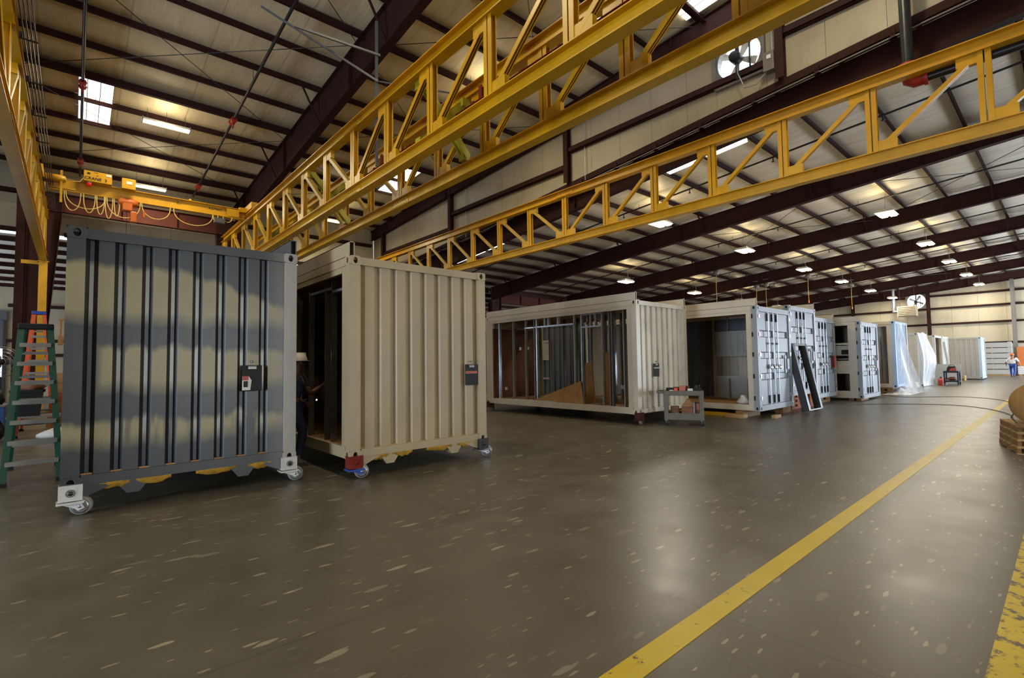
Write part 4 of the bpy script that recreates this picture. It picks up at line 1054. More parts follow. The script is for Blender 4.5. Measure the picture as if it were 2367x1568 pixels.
c9 = container('white container with a doorway in its side and plastic over its end', 34.7, 5.6, .06, left='none', mat='bluewhite', fmat='white')
MB().box(.01, .06, .15, .62, .17, CH-.13).box(.01, .06, .62, 3.0, 2.0, CH-.13).box(.01, .06, 1.7, 5.9, .17, 2.0).o('side_panel', 'white', c9)
c10 = container('pale container with a blue-grey open end behind the leaning white board', 40.0, 5.6, .075, front='open', mat='cream', fmat='white')
MB().box(.17, CW-.17, 2.0, 2.05, .16, CH-.13).o('inner_partition', 'grey_paint', c10)
c10b = container('white ended container with a diagonal strip, beside the blue-grey open one', 42.6, 5.6, .075, mat='cream', fmat='white')
MB().bar((.35, -.02, 2.55), (1.9, -.02, .7), .04, .12, (0, 1, 0)).o('diagonal_strip', 'paper', c10b)
c11 = container('long pale grey container side with a light blue end, far down the shed', 47.0, 4.15, .06, L=9.0, mat='grey_panel', fmat='bluewhite')

# clipboards hung on container ends
def clipboard(x, y, z, w, h, label, kind, tilt=0.0):
    t = T('clipboard', label, 'clipboard', (x, y, z), 0, 'black clipboards on container ends')
    MB().box(-w/2, w/2, -.02, -.008, -h, 0).o('board', 'black', t, False, .004)
    MB().box(-.05, .05, -.034, -.02, -.05, -.012).tube((-.05, -.03, -.02), (.05, -.03, -.02), .008, 8).o('clip', 'alu', t)
    MB().lathe([(0, -.02), (.016, -.015), (.016, .0), (0, .0)], (0, -.012, .05), (0, 1, 0), 10).o('hook_magnet', 'alu', t)
    if kind == 1:
        MB().prism([(-w/2+.005, -.33), (-w/2+.005, -.145), (-.04, -.145), (-.005, -.20), (-.02, -.33)], 1, -.0235, -.0205).o('paper_sheet', 'paper', t)
        MB().prism([(-w/2+.005, -.20), (-w/2+.005, -.145), (-.04, -.145), (-.045, -.20)], 1, -.026, -.0238).o('red_label', 'red', t)
        MB().box(-w/2+.02, -.05, -.027, -.024, -.29, -.21).o('dark_label', 'black', t)
    elif kind == 2:
        MB().box(-w/2+.005, w/2-.005, -.0245, -.0205, -.155, -.115).o('paper_strip', 'pink', t)
        for k in range(5): MB().box(-w/2+.03+k*.04, -w/2+.055+k*.04, -.0262, -.0246, -.145, -.125).o('red_mark', 'red', t)
    else:
        MB().box(-w/2+.02, w/2-.02, -.0245, -.0205, -.13, -.10).o('paper_strip', 'grey_panel', t)
clipboard(1.78, 7.285, 1.61, .245, .345, 'black clipboard with a white and red paper on the grey banded container', 1)
clipboard(5.03, 6.755, 1.58, .25, .35, 'black clipboard with one pale strip on the near cream container', 2)
clipboard(11.41, 7.235, 1.53, .27, .34, 'dark clipboard on the open cream container behind the tool cart', 3)

# ================================================================== FLOOR OBJECTS
def lerp(a, b, t): return Vector(a)+(Vector(b)-Vector(a))*t
def stepladder(label, bl, br, tl, tr, kl, kr, railm, capm, nst, nbk, group):
    base = (Vector(bl)+Vector(br)+Vector(kl)+Vector(kr))/4
    t = T('step_ladder', label, 'ladder', base, 0, group)
    for a, b in ((bl, tl), (br, tr)): MB().bar(a, b, .075, .028, (0, 1, 0)).o('rail', railm, t, True)
    kt = [lerp(tl, tr, .08)+Vector((0, .12, -.04)), lerp(tl, tr, .92)+Vector((0, .12, -.04))]
    for a, b in ((kl, kt[0]), (kr, kt[1])): MB().bar(a, b, .05, .024, (0, 1, 0)).o('rear_rail', railm, t, True)
    for k in range(1, nst+1):
        f = k/(nst+1); p, q = lerp(bl, tl, f), lerp(br, tr, f)
        MB().bar(p, q, .085, .028, (0, 0, 1)).bar(p+Vector((0, -.04, -.02)), q+Vector((0, -.04, -.02)), .006, .05, (0, 0, 1)).o('step', 'alu', t, True)
    for k in range(1, nbk+1):
        f = k/(nbk+1); MB().bar(lerp(kl, kt[0], f), lerp(kr, kt[1], f), .03, .045, (0, 0, 1)).o('rear_brace', 'alu', t, True)
    a, b = Vector(tl), Vector(tr)
    MB().box(a.x-.04, b.x+.04, a.y-.06, a.y+.20, a.z-.05, a.z+.03).o('top_cap', capm, t, True, .01)
    for f in (.42,):
        for p, q in ((lerp(bl, tl, f), lerp(kl, kt[0], f)), (lerp(br, tr, f), lerp(kr, kt[1], f))):
            MB().bar(p, lerp(p, q, .5)+Vector((0, 0, .05)), .02, .006).bar(lerp(p, q, .5)+Vector((0, 0, .05)), q, .02, .006).o('spreader', 'galv', t, True)
    for p in (bl, br, kl, kr): MB().box(p[0]-.045, p[0]+.045, p[1]-.03, p[1]+.03, 0, .05).o('foot', 'black', t, True)
    for p, q, s in ((bl, tl, 1), (br, tr, -1)):
        e = lerp(p, q, .13); MB().bar(e, lerp(p, q, .01)+Vector((s*.0, .28, .12)), .02, .02).o('corner_brace', 'black', t, True)
    return t
stepladder('green fibreglass step ladder with black top standing in front of the junk at left', (-.70, 9.68, .03), (-.12, 9.72, .03), (-.60, 10.3, 2.25), (-.29, 10.3, 2.25), (-.74, 11.3, .03), (-.17, 11.3, .03), 'green', 'black', 7, 5, 'step ladders')
stepladder('taller orange step ladder with blue top, behind the green ladder', (-1.0, 16.4, .03), (-.34, 16.4, .03), (-.78, 17.0, 3.02), (-.60, 17.0, 3.02), (-1.0, 18.2, .03), (-.32, 18.2, .03), 'orange', 'blue', 9, 6, 'step ladders')

# ---- junk beyond the ladders
t = T('welding_machine', 'blue cabinet machine low at the left edge behind the green ladder', 'machine', (-1.75, 17.2, 0))
MB().box(-2.3, -1.22, 16.9, 17.6, .06, .72).o('cabinet', 'blue_cab', t, True, .02)
MB().box(-2.3, -1.22, 16.88, 17.6, .72, .75).o('lid', 'grey_steel', t, True)
MB().lathe([(0, -.02), (.11, -.02), (.11, .03), (0, .03)], (-1.5, 16.88, .42), (0, -1, 0), 16).o('dial', 'black', t, True)
for xx in (-2.2, -1.35):
    for yy in (17.0, 17.5): MB().lathe([(0, -.03), (.06, -.03), (.06, .03), (0, .03)], (xx, yy, .06), (1, 0, 0), 12).o('wheel', 'tyre', t, True)
def lump(name, label, cat, c, r, m, part='body', seed=0):
    t = T(name, label, cat, (c[0], c[1], c[2]-r[2]))
    rn = random.Random(seed); ph = [rn.random()*6 for _ in range(4)]
    mb = MB(); mb.lathe([(0, -1), (.55, -.92), (.9, -.5), (1, 0), (.85, .55), (.5, .85), (0, 1)], (0, 0, 0), (0, 0, 1), 12)
    mb.rough(lambda v: Vector((c[0]+r[0]*v.x*(1+.22*math.sin(3*v.z+ph[0]+2*v.y)), c[1]+r[1]*v.y*(1+.2*math.sin(4*v.x+ph[1])), c[2]+r[2]*v.z*(1+.12*math.sin(5*v.x+3*v.y+ph[2])))))
    mb.o(part, m, t, True); return t
lump('tarp_bundle', 'dark folded tarp lying on the blue machine at left', 'tarp', (-1.92, 17.2, 1.03), (.32, .26, .26), 'navy', 'cloth', 3)
lump('tarp_bundle', 'small black bag on the right end of the blue machine', 'bag', (-1.38, 17.15, .945), (.14, .2, .18), 'black', 'cloth', 5)
t = T('work_table', 'low grey table behind the green ladder carrying a black bin', 'table', (-.78, 16.0, 0))
MB().box(-1.12, -.22, 15.7, 16.3, .50, .54).o('table_top', 'grey_steel', t, True)
for xx in (-1.08, -.27):
    for yy in (15.74, 16.26): MB().box(xx-.02, xx+.02, yy-.02, yy+.02, 0, .5).o('leg', 'galv', t, True)
t = T('black_bin', 'black plastic bin on the low grey table behind the green ladder', 'bin', (-.78, 15.95, .54))
MB().add([(-1.0, 15.75, .54), (-.58, 15.75, .54), (-.58, 16.15, .54), (-1.0, 16.15, .54), (-1.05, 15.72, 1.12), (-.53, 15.72, 1.12), (-.53, 16.2, 1.12), (-1.05, 16.2, 1.12)], [(0, 3, 2, 1), (0, 1, 5, 4), (1, 2, 6, 5), (2, 3, 7, 6), (3, 0, 4, 7)]).o('bin', 'black', t, True)
MB().box(-1.08, -.5, 15.7, 15.73, 1.08, 1.14).box(-1.08, -.5, 16.19, 16.22, 1.08, 1.14).box(-1.08, -1.05, 15.7, 16.22, 1.08, 1.14).box(-.53, -.5, 15.7, 16.22, 1.08, 1.14).o('rim', 'black', t, True)
lump('rag_pile', 'pile of dark rags heaped in the black bin', 'rags', (-.79, 15.95, 1.2), (.26, .22, .16), 'leather', 'cloth', 8)
lump('tarp_bundle', 'pale crumpled sheet on the floor right of the low grey table', 'sheet', (-.25, 15.5, .13), (.34, .25, .13), 'paper', 'cloth', 9)
lump('scrap_drum', 'dark scrap heap on the floor left of the low grey table', 'scrap', (-1.35, 15.9, .3), (.2, .2, .3), 'dark_steel', 'scrap', 12)
zz = 0.0
for k, (w, h, m, lb) in enumerate(((.52, .14, 'wood', 'wooden pallet under the carton pile between the ladders and the grey container'), (.46, .34, 'card', 'lowest brown carton of the pile beside the grey container'), (.42, .30, 'card', 'second brown carton of the pile beside the grey container'),
                                 (.44, .16, 'pink', 'flat salmon carton in the middle of the pile beside the grey container'), (.38, .30, 'card', 'fourth carton up in the pile beside the grey container'), (.30, .26, 'wood', 'topmost tan carton of the pile beside the grey container'))):
    t = T('carton', lb, 'box', (-.28, 18.4, zz), 0, 'carton pile behind the ladders')
    MB().box(-.28-w/2, -.28+w/2, 18.1, 18.7, zz, zz+h).o('carton', m, t, True, .008)
    MB().box(-.28-w/2-.002, -.28+w/2+.002, 18.37, 18.43, zz, zz+h+.003).o('tape', 'wood', t, True)
    zz += h
t = T('wall_bracket_lamp', 'tan bracket hanging off the dark column beside the carton pile', 'bracket', (-.42, 25.9, 3.6))
MB().box(-.5, -.35, 25.8, 26.2, 2.55, 2.9).box(-.45, -.40, 25.9, 26.1, 2.9, 3.5).box(-.5, -.18, 25.85, 25.95, 3.5, 3.56).o('arm', 'card', t, True)
t = T('drum_fan', 'large round drum fan at the left edge against the daylit window', 'fan', (-1.72, 22.0, 0))
m = MB()
m.lathe([(.46, -.12), (.48, -.12), (.48, .12), (.46, .12)], (-1.72, 22, 1.85), (0, 1, 0), 30); m.o('shroud', 'grey_steel', t, True)
m = MB()
for r in (.12, .22, .32, .42): m.lathe([(r-.006, -.13), (r+.006, -.13), (r+.006, -.125), (r-.006, -.125)], (-1.72, 22, 1.85), (0, 1, 0), 28)
for k in range(8):
    a = k*math.pi/4; m.tube((-1.72+.06*math.cos(a), 22.13, 1.85+.06*math.sin(a)), (-1.72+.46*math.cos(a), 22.13, 1.85+.46*math.sin(a)), .006, 4)
m.o('grille', 'galv', t, True)
for k in range(3):
    a = k*2.094; m = MB().bar((-1.72+.08*math.cos(a), 22, 1.85+.08*math.sin(a)), (-1.72+.42*math.cos(a), 22, 1.85+.42*math.sin(a)), .18, .012, (0, 1, .5)); m.o('blade', 'grey_steel', t, True)
MB().lathe([(0, -.1), (.1, -.1), (.1, .1), (0, .1)], (-1.72, 22, 1.85), (0, 1, 0), 14).o('motor', 'black', t, True)
MB().tube((-1.72, 22, .05), (-1.72, 22, 1.38), .03, 8).box(-2.0, -1.44, 21.75, 22.25, 0, .05).o('stand', 'dark_steel', t, True)

# ---- tool cart by the open container
CT = (11.47, 6.52, 0); CRZ = R(-60.2)
t = T('utility_cart', 'beige plastic two-shelf utility cart heaped with tools beside the open container', 'cart', CT, CRZ)
m = MB().box(-.46, .48, -.26, .26, .74, .76)
m.box(-.46, .48, -.26, -.24, .73, .85).box(-.46, .48, .24, .26, .73, .85).box(-.46, -.44, -.26, .26, .73, .85).box(.46, .48, -.26, .26, .73, .85)
m.o('top_tray', 'cart', t, False, .01)
MB().prism([(-.46, -.25), (-.60, -.20), (-.63, 0), (-.60, .20), (-.46, .25), (-.46, .21), (-.56, .16), (-.585, 0), (-.56, -.16), (-.46, -.21)], 2, .78, .845).o('handle', 'cart', t, False, .01)
m = MB().box(-.46, .48, -.26, .26, .17, .19)
m.box(-.46, .48, -.26, -.24, .13, .30).box(-.46, .48, .24, .26, .13, .30).box(-.46, -.44, -.26, .26, .13, .30).box(.46, .48, -.26, .26, .13, .30)
m.o('lower_tray', 'cart', t, False, .01)
for xx in (-.40, .42):
    for yy in (-.215, .215):
        MB().box(xx-.05, xx+.05, yy-.04, yy+.04, .19, .74).o('leg', 'cart', t, False, .015)
        c = MB().box(xx-.03, xx+.03, yy-.03, yy+.03, .10, .13).prism([(xx-.03, .11), (xx+.03, .11), (xx+.04, .05), (xx+.01, .04)], 1, yy-.022, yy+.022).o('caster', 'galv', t)
        MB().lathe([(0, -.016), (.05, -.016), (.06, -.008), (.06, .008), (.05, .016), (0, .016)], (xx+.02, yy-.03, .06), (0, 1, 0), 16).lathe([(0, -.02), (.022, -.02), (.022, .02), (0, .02)], (xx+.02, yy-.03, .06), (0, 1, 0), 10).o('wheel', 'tyre', c)
def oncart(name, label, cat, x, y, z, dx, dy, dz, mat, part='box', extra=None, rz=0.0):
    ca, sa = math.cos(CRZ), math.sin(CRZ)
    t = T(name, label, cat, (CT[0]+x*ca-y*sa, CT[1]+x*sa+y*ca, z), CRZ+rz, 'clutter on the utility cart')
    MB().box(-dx/2, dx/2, -dy/2, dy/2, 0, dz).o(part, mat, t, False, min(dx, dy, dz)*.08)
    if extra: extra(t)
    return t
oncart('power_drill', 'black and lime power drill lying at the handle end of the cart', 'drill', -.41, -.12, .762, .12, .09, .07, 'black', 'body',
       lambda t: (MB().tube((.05, 0, .05), (.16, 0, .06), .025, 10).o('chuck', 'dark_steel', t), MB().box(-.05, 0, -.03, .03, .07, .10).o('battery', 'olive', t)))
oncart('screw_box', 'small white carton on the cart top, left of the grey one', 'box', -.27, -.17, .762, .10, .10, .105, 'paper', 'carton', lambda t: MB().box(-.04, .04, -.0515, -.05, .02, .05).o('label_band', 'grey_paint', t))
oncart('parts_bin', 'low grey parts box on the cart top under the orange box', 'box', -.155, -.17, .762, .13, .10, .075, 'grey_steel', 'box')
oncart('screw_box', 'bright orange box sitting on the grey parts box of the cart', 'box', -.165, -.17, .838, .09, .08, .075, 'orange', 'carton')
oncart('screw_box', 'tall salmon carton in the middle of the cart top', 'box', -.01, -.10, .762, .15, .12, .21, 'pink', 'carton', lambda t: MB().box(-.076, .076, -.0615, -.06, .03, .045).o('label_band', 'maroon_red', t))
oncart('parts_bin', 'white and dark carton right of the salmon one on the cart top', 'box', .17, -.17, .762, .12, .10, .14, 'paper', 'carton', lambda t: MB().box(-.061, .061, -.052, -.05, .045, .08).o('label_band', 'black', t))
oncart('tool_bag', 'black tool bag at the right end of the cart top', 'bag', .335, -.06, .762, .18, .24, .15, 'black', 'bag',
       lambda t: (MB().path([(-.06, 0, .14), (-.05, 0, .2), (0, 0, .225), (.05, 0, .2), (.06, 0, .14)], .01, 6).o('strap', 'black', t), [MB().tube((x, .02, .1), (x+.02, .03, .22), .009, 6).o('tool_shaft', 'grey_steel', t) for x in (-.06, -.02, .04)]))
oncart('hand_tool', 'dark brown roll of tape behind the white carton on the cart', 'tape', .10, .1, .762, .11, .11, .19, 'leather', 'roll')
oncart('hand_tool', 'black cable bundle behind the white carton at the handle end of the cart', 'cable', -.3, .05, .762, .2, .14, .15, 'navy', 'bundle')
oncart('hand_tool', 'red and brown grinder lying behind the orange box of the cart', 'grinder', -.15, .06, .762, .16, .12, .17, 'leather', 'body')
oncart('tool_bag', 'big brown leather tool bag slumped on the lower shelf of the cart', 'bag', .09, -.06, .192, .27, .26, .26, 'leather', 'bag',
       lambda t: (MB().prism([(-.13, .26), (.135, .26), (.10, .36), (.05, .45), (.01, .44), (-.05, .36)], 1, -.08, .08).o('flap', 'card', t), MB().box(-.137, .137, -.132, -.13, .17, .2).o('strap', 'wood_dark', t)))
oncart('screw_box', 'white box at the front of the lower cart shelf', 'box', -.14, -.19, .192, .11, .08, .105, 'paper', 'carton')
oncart('parts_bin', 'brown can on the lower cart shelf behind the white box', 'can', -.2, .04, .192, .2, .17, .26, 'leather', 'can')
oncart('parts_bin', 'tall brown carton with a pale label at the right of the lower cart shelf', 'box', .335, -.02, .192, .13, .2, .36, 'leather', 'carton', lambda t: MB().box(-.04, .045, -.103, -.1, .19, .33).o('label_band', 'pink', t))
oncart('hand_tool', 'steel caulking gun standing between the leather bag and the brown carton', 'gun', .25, -.17, .192, .05, .05, .36, 'grey_steel', 'barrel')
oncart('rag', 'red rag spread on the lower cart shelf', 'rag', .17, -.215, .192, .20, .05, .03, 'red', 'cloth')
oncart('screw_box', 'orange carton standing outside the left leg on the lower cart shelf', 'box', -.405, -.19, .302, .1, .1, .23, 'pink', 'carton')

# ---- leaning black frame
t = T('channel_frame', 'dark steel channel frame leaning against the raised door container', 'frame', (16.95, 5.4, 0))
def lean(v):  # local: x along the wall, y depth, z along the frame
    a = math.atan2(.40, 2.03); return Vector((v.x, 5.24+v.y*math.cos(a)+v.z*math.sin(a), v.z*math.cos(a)-v.y*math.sin(a)+.05))
for nm, bx in (('upright', (16.40, 16.52)), ('upright', (17.46, 17.58))):
    m = MB(); a, b = bx
    m.box(a, a+.008, 0, .2, 0, 2.07).box(a, b, 0, .008, 0, 2.07).box(a, b, .192, .2, 0, 2.07)
    m.rough(lean).o(nm, 'dark_steel', t, True)
MB().box(16.4, 17.58, 0, .008, 2.0, 2.07).box(16.3, 17.48, 0, .2, 2.06, 2.07).rough(lean).o('top_bar', 'grey_steel', t, True)
MB().box(16.4, 17.58, 0, .03, 0, .03).rough(lean).o('bottom_bar', 'grey_steel', t, True)
for a in (16.40, 16.52, 17.46, 17.58): MB().box(a-.004, a+.004, -.004, .004, 0, 2.07).rough(lean).o('edge_strip', 'galv', t, True)

# ---- timber, cribbing and pallets
def block(label, x0, x1, y0, y1, z0, z1, m, cat='block', name='timber_block', group=None):
    t = T(name, label, cat, ((x0+x1)/2, (y0+y1)/2, z0), 0, group)
    MB().box(x0, x1, y0, y1, z0, z1).o('block', m, t, True, .005); return t
block('loose tan timber offcut on the floor in front of the white doors', 14.15, 14.56, 5.36, 5.46, 0, .085, 'wood')
G = 'yellow floor rails under the open door container'
block('yellow steel floor rail lying under the container, further one', 14.02, 14.16, 7.55, 8.75, 0, .10, 'yellow', 'rail', 'floor_rail', G)
block('yellow steel floor rail lying under the container, nearer one', 13.92, 14.06, 6.55, 7.45, 0, .10, 'yellow', 'rail', 'floor_rail', G)
block('dark timber bearer on the floor under the open door container', 13.75, 14.9, 6.05, 6.25, 0, .19, 'wood_dark')
block('short timber bearer with yellow end beside the dark one', 13.66, 13.9, 5.98, 6.5, 0, .10, 'wood')
block('timber bearer under the right corner of the first white doors', 15.7, 16.3, 5.72, 5.95, 0, .19, 'wood_dark')
block('timber bearer under the far end of the first door container', 14.0, 16.3, 11.2, 11.4, 0, .19, 'wood_dark')
def slat_stack(label, x, y, n, w, d, h, m, group, rz=0.0):
    t = T('block_stack', label, 'stack', (x, y, 0), rz, group)
    for k in range(n):
        for j in range(2):
            if k % 2 == 0: MB().box(-w/2, w/2, -d/2+j*(d*.6), -d/2+j*(d*.6)+d*.4, k*h, k*h+h*.9).o('board', m, t)
            else: MB().box(-w/2+j*w*.62, -w/2+j*w*.62+w*.38, -d/2, d/2, k*h, k*h+h*.9).o('board', m, t)
    return t
slat_stack('brick red cribbing stack seen between the legs of the leaning frame', 17.45, 6.25, 6, .8, .6, .072, 'block', 'red cribbing under the raised container')
slat_stack('brick red cribbing stack right of the leaning frame', 18.95, 6.2, 6, .8, .6, .072, 'block', 'red cribbing under the raised container')
slat_stack('brick red cribbing stack hidden under the rear of the raised container', 18.2, 11.4, 6, 1.6, .5, .072, 'block', 'red cribbing under the raised container')
slat_stack('low dark cribbing under the red-lock container', 20.7, 6.35, 2, 1.2, .5, .10, 'wood_dark', 'low cribbing')
slat_stack('low dark cribbing under the rear of the red-lock container', 20.7, 11.6, 2, 1.2, .5, .10, 'wood_dark', 'low cribbing')
slat_stack('thin cribbing with a pale end under the windowed container', 22.6, 5.5, 1, 1.0, .4, .085, 'wood_dark', 'low cribbing')
slat_stack('thin cribbing under the rear of the windowed container', 23.2, 10.8, 1, 1.6, .4, .085, 'wood_dark', 'low cribbing')
slat_stack('cribbing under the plastic draped container', 27.2, 5.5, 4, .8, .5, .075, 'wood', 'low cribbing')
slat_stack('cribbing under the rear of the plastic draped container', 27.8, 10.6, 4, 1.6, .5, .075, 'wood', 'low cribbing')
def pallet(label, x, y, z, rz, group, m='wood', w=1.2, d=1.0):
    t = T('pallet', label, 'pallet', (x, y, z), rz, group)
    for k in range(5): MB().box(-w/2+k*(w-.11)/4, -w/2+k*(w-.11)/4+.11, -d/2, d/2, .098, .114).o('deck_board', 'wood', t)
    for k in (0, 1, 2): MB().box(-w/2, w/2, -d/2+k*(d-.05)/2, -d/2+k*(d-.05)/2+.05, .018, .098).o('stringer', m, t)
    for k in (0, 2, 4): MB().box(-w/2+k*(w-.11)/4, -w/2+k*(w-.11)/4+.11, -d/2, d/2, 0, .018).o('bottom_board', 'wood', t)
    return t
az = R(14)
pcx, pcy = 11.45+.6*math.cos(az)+.5*math.sin(az), .66+.6*math.sin(az)-.5*math.cos(az)
for k, nm in enumerate(('lowest', 'second from the floor', 'third from the floor', 'topmost')):
    pallet(f'wooden pallet under the cable spool, {nm}', pcx+.01*k, pcy-.008*k, .115*k, az, 'pallets under the cable spool', 'wood_dark')
for k, nm in enumerate(('lowest', 'middle', 'topmost')):
    pallet(f'pale wooden pallet beside the plastic draped container, {nm} of three', 30.35+.03*k, 5.75-.04*k, .115*k, .1, 'pallets beside the plastic sheeting')
for k, nm in enumerate(('lowest', 'middle', 'topmost')):
    pallet(f'small pale pallet before the long grey container, {nm} of three', 45.2, 5.1, .115*k, 0, 'pallets before the grey container', 'wood', .8, .5)
t = T('cable_spool', 'wooden cable spool on pallets at the right edge of the lane', 'spool', (11.55, .40, .46))
for xx in (11.30, 11.78): MB().lathe([(0, 0), (.05, 0), (.32, 0), (.32, .025), (.05, .025), (0, .025)], (xx, .40, .83), (1, 0, 0), 36).o('flange', 'ply', t, True)
MB().lathe([(.13, 0), (.13, .46)], (11.325, .40, .83), (1, 0, 0), 24).o('core', 'wood', t, True)
m = MB()
for k in range(11): m.lathe([(.19+.018*math.cos(a), .018*math.sin(a)) for a in [i*math.pi/3 for i in range(7)]], (11.345+.04*k, .40, .83), (1, 0, 0), 28)
m.o('wound_cable', 'cord', t, True)
MB().box(11.2, 11.9, .15, .28, .46, .52).box(11.2, 11.9, .52, .65, .46, .52).o('chock', 'wood_dark', t, True)
MB().path([(11.4, .64, .72), (11.34, .70, .60), (11.30, .62, .50)], .01, 6).o('cable_tail', 'cord', t, True)
def cord(label, pts, r=.010):
    P = []
    for i in range(len(pts)-1):
        p0, p1, p2, p3 = (Vector(pts[max(i-1, 0)]), Vector(pts[i]), Vector(pts[i+1]), Vector(pts[min(i+2, len(pts)-1)]))
        for k in range(8):
            s = k/8; P.append(.5*((2*p1)+(p2-p0)*s+(2*p0-5*p1+4*p2-p3)*s*s+(3*p1-p0-3*p2+p3)*s**3))
    P.append(Vector(pts[-1]))
    t = T('extension_cord', label, 'cord', P[0]); MB().path(P, r, 6).o('cord', 'cord', t, True)
cord('dark cord running on the floor from the leaning frame to the cable spool', [(17.9, 5.35, .014), (18.5, 5.5, .014), (20.24, 4.88, .014), (21.4, 3.6, .014), (21.4, 2.3, .014), (19.0, 1.2, .014), (14.5, .9, .014), (12.6, .86, .03)])
cord('dark cord running on the floor from the windowed container past the yellow lane', [(24.6, 5.1, .014), (25.2, 5.0, .014), (25.0, 4.4, .014), (26.0, 3.5, .014), (26.2, 2.6, .014), (24.3, 1.55, .014), (18.0, .75, .014), (13.2, .3, .05)])

# ---- plastic sheets
def drape(label, top, bot, z0, z1, nu, nv, amp, name='plastic_sheet', seed=1, bulge=0.0, pile=None):
    t = T(name, label, 'sheet', (bot[0][0], bot[0][1], 0), 0, 'clear plastic sheeting')
    rn = random.Random(seed); ph = [rn.random()*6 for _ in range(5)]
    vs = []
    for j in range(nv+1):
        v = j/nv
        for i in range(nu+1):
            u = i/nu
            a = lerp((top[0][0], top[0][1], 0), (top[1][0], top[1][1], 0), u); b = lerp((bot[0][0], bot[0][1], 0), (bot[1][0], bot[1][1], 0), u)
            p = a+(b-a)*(v**1.35)
            f = amp*(.3+.9*v)*(math.sin(u*17+ph[0]+v*1.5)+.6*math.sin(u*31+ph[1]-v*2))
            p += Vector((-.5*f, -f-bulge*math.sin(math.pi*min(1, v*1.05))**1.5*(.4+.6*math.sin(math.pi*u)), 0))
            p.z = z1+(z0-z1)*v+.04*math.sin(u*9+ph[2])*(1-v)
            vs.append(p)
    fs = [(j*(nu+1)+i, j*(nu+1)+i+1, (j+1)*(nu+1)+i+1, (j+1)*(nu+1)+i) for j in range(nv) for i in range(nu)]
    MB().add(vs, fs, True).o('drape', 'sheet', t, True)
    if pile:
        vs = []; n = 16
        for j in range(n+1):
            for i in range(n+1):
                u, v = i/n, j/n; e = math.sin(math.pi*u)*math.sin(math.pi*v)
                vs.append((pile[0]+(pile[1]-pile[0])*u, pile[2]+(pile[3]-pile[2])*v, .01+pile[4]*e*(.55+.45*math.sin(u*14+v*9+ph[3])*math.cos(v*12+ph[4]))))
        MB().add(vs, [(j*(n+1)+i, j*(n+1)+i+1, (j+1)*(n+1)+i+1, (j+1)*(n+1)+i) for j in range(n) for i in range(n)], True).o('crumpled_pile', 'sheet', t, True)
    return t
drape('clear plastic sheet draped over the corner of the light blue container, heaped on the floor', ((26.48, 5.9), (27.6, 4.98)), ((26.35, 6.2), (28.9, 4.55)), .02, 3.16, 40, 24, .035, seed=3, pile=(26.3, 29.0, 4.6, 5.6, .45))
drape('bulging clear plastic sheet over the end of the white container with a doorway', ((34.72, 5.57), (37.1, 5.55)), ((34.7, 5.45), (37.4, 5.3)), .02, 2.98, 36, 22, .03, seed=6, bulge=.42)

# ---- far end clutter
t = T('white_board', 'large pale board standing on edge beside the black cart', 'board', (39.6, 5.6, 0))
MB().prism([(4.42, 0), (6.85, 0), (6.85, 1.17), (4.42, 1.17)], 0, 39.6, 39.63).o('board', 'grey_panel', t, True)
MB().box(39.64, 39.9, 5.0, 5.1, 0, .7).box(39.64, 39.9, 6.2, 6.3, 0, .7).o('prop', 'wood', t, True)
t = T('tool_trolley', 'black two-shelf trolley with a red tool bag far down the shed', 'cart', (37.4, 4.6, 0))
for z0, z1 in ((.70, .80), (.18, .26)): MB().box(37.15, 37.95, 4.27, 4.93, z0, z1).o('tray', 'navy', t, True, .01)
for xx in (37.19, 37.91):
    for yy in (4.31, 4.89):
        MB().box(xx-.03, xx+.03, yy-.03, yy+.03, .05, .78).o('leg', 'navy', t, True)
        MB().lathe([(0, -.015), (.05, -.015), (.05, .015), (0, .015)], (xx, yy, .05), (0, 1, 0), 12).o('wheel', 'tyre', t, True)
t = T('tool_bag', 'black and red tool bag on the black trolley', 'bag', (37.4, 4.6, .80))
MB().prism([(4.36, .80), (4.80, .80), (4.76, 1.0), (4.70, 1.07), (4.46, 1.07), (4.40, 1.0)], 0, 37.25, 37.65).o('bag', 'black', t, True, .02)
MB().prism([(4.38, .81), (4.68, .81), (4.60, .95), (4.42, .98)], 0, 37.235, 37.25).o('red_flap', 'red', t, True)
MB().path([(37.45, 4.72, 1.05), (37.45, 4.68, 1.12), (37.45, 4.58, 1.15), (37.45, 4.48, 1.12), (37.45, 4.44, 1.05)], .015, 6).o('handle', 'black', t, True)
lump('rag_pile', 'brown rag bundle on the lower shelf of the black trolley', 'rags', (37.55, 4.6, .365), (.26, .22, .10), 'leather', 'cloth', 21)
t = T('fuel_jug', 'orange fuel jug on the floor beside the bulging plastic sheet', 'jug', (36.9, 5.0, 0))
MB().prism([(36.72, .0), (37.1, 0), (37.1, .28), (37.0, .4), (36.8, .4), (36.72, .3)], 1, 4.9, 5.12).o('jug', 'red', t, True, .02); MB().tube((36.9, 5.0, .4), (36.9, 5.0, .48), .04, 10).o('cap', 'black', t, True)
t = T('fuel_jug', 'white jug standing right of the orange fuel jug', 'jug', (37.6, 4.95, 0))
MB().lathe([(0, 0), (.12, 0), (.13, .3), (.05, .4), (.04, .45), (0, .45)], (37.6, 4.95, 0), (0, 0, 1), 14).o('jug', 'paper', t, True)
t = T('folded_sheet', 'folded white sheet on the floor before the doorway container', 'sheet', (34.0, 5.75, 0))
for k in range(3): MB().box(33.6+.05*k, 34.5-.04*k, 5.55+.03*k, 6.0, .09*k, .09*k+.085).o('fold', 'paper', t, True, .02)
G = 'grey slotted panels stacked at the far wall'
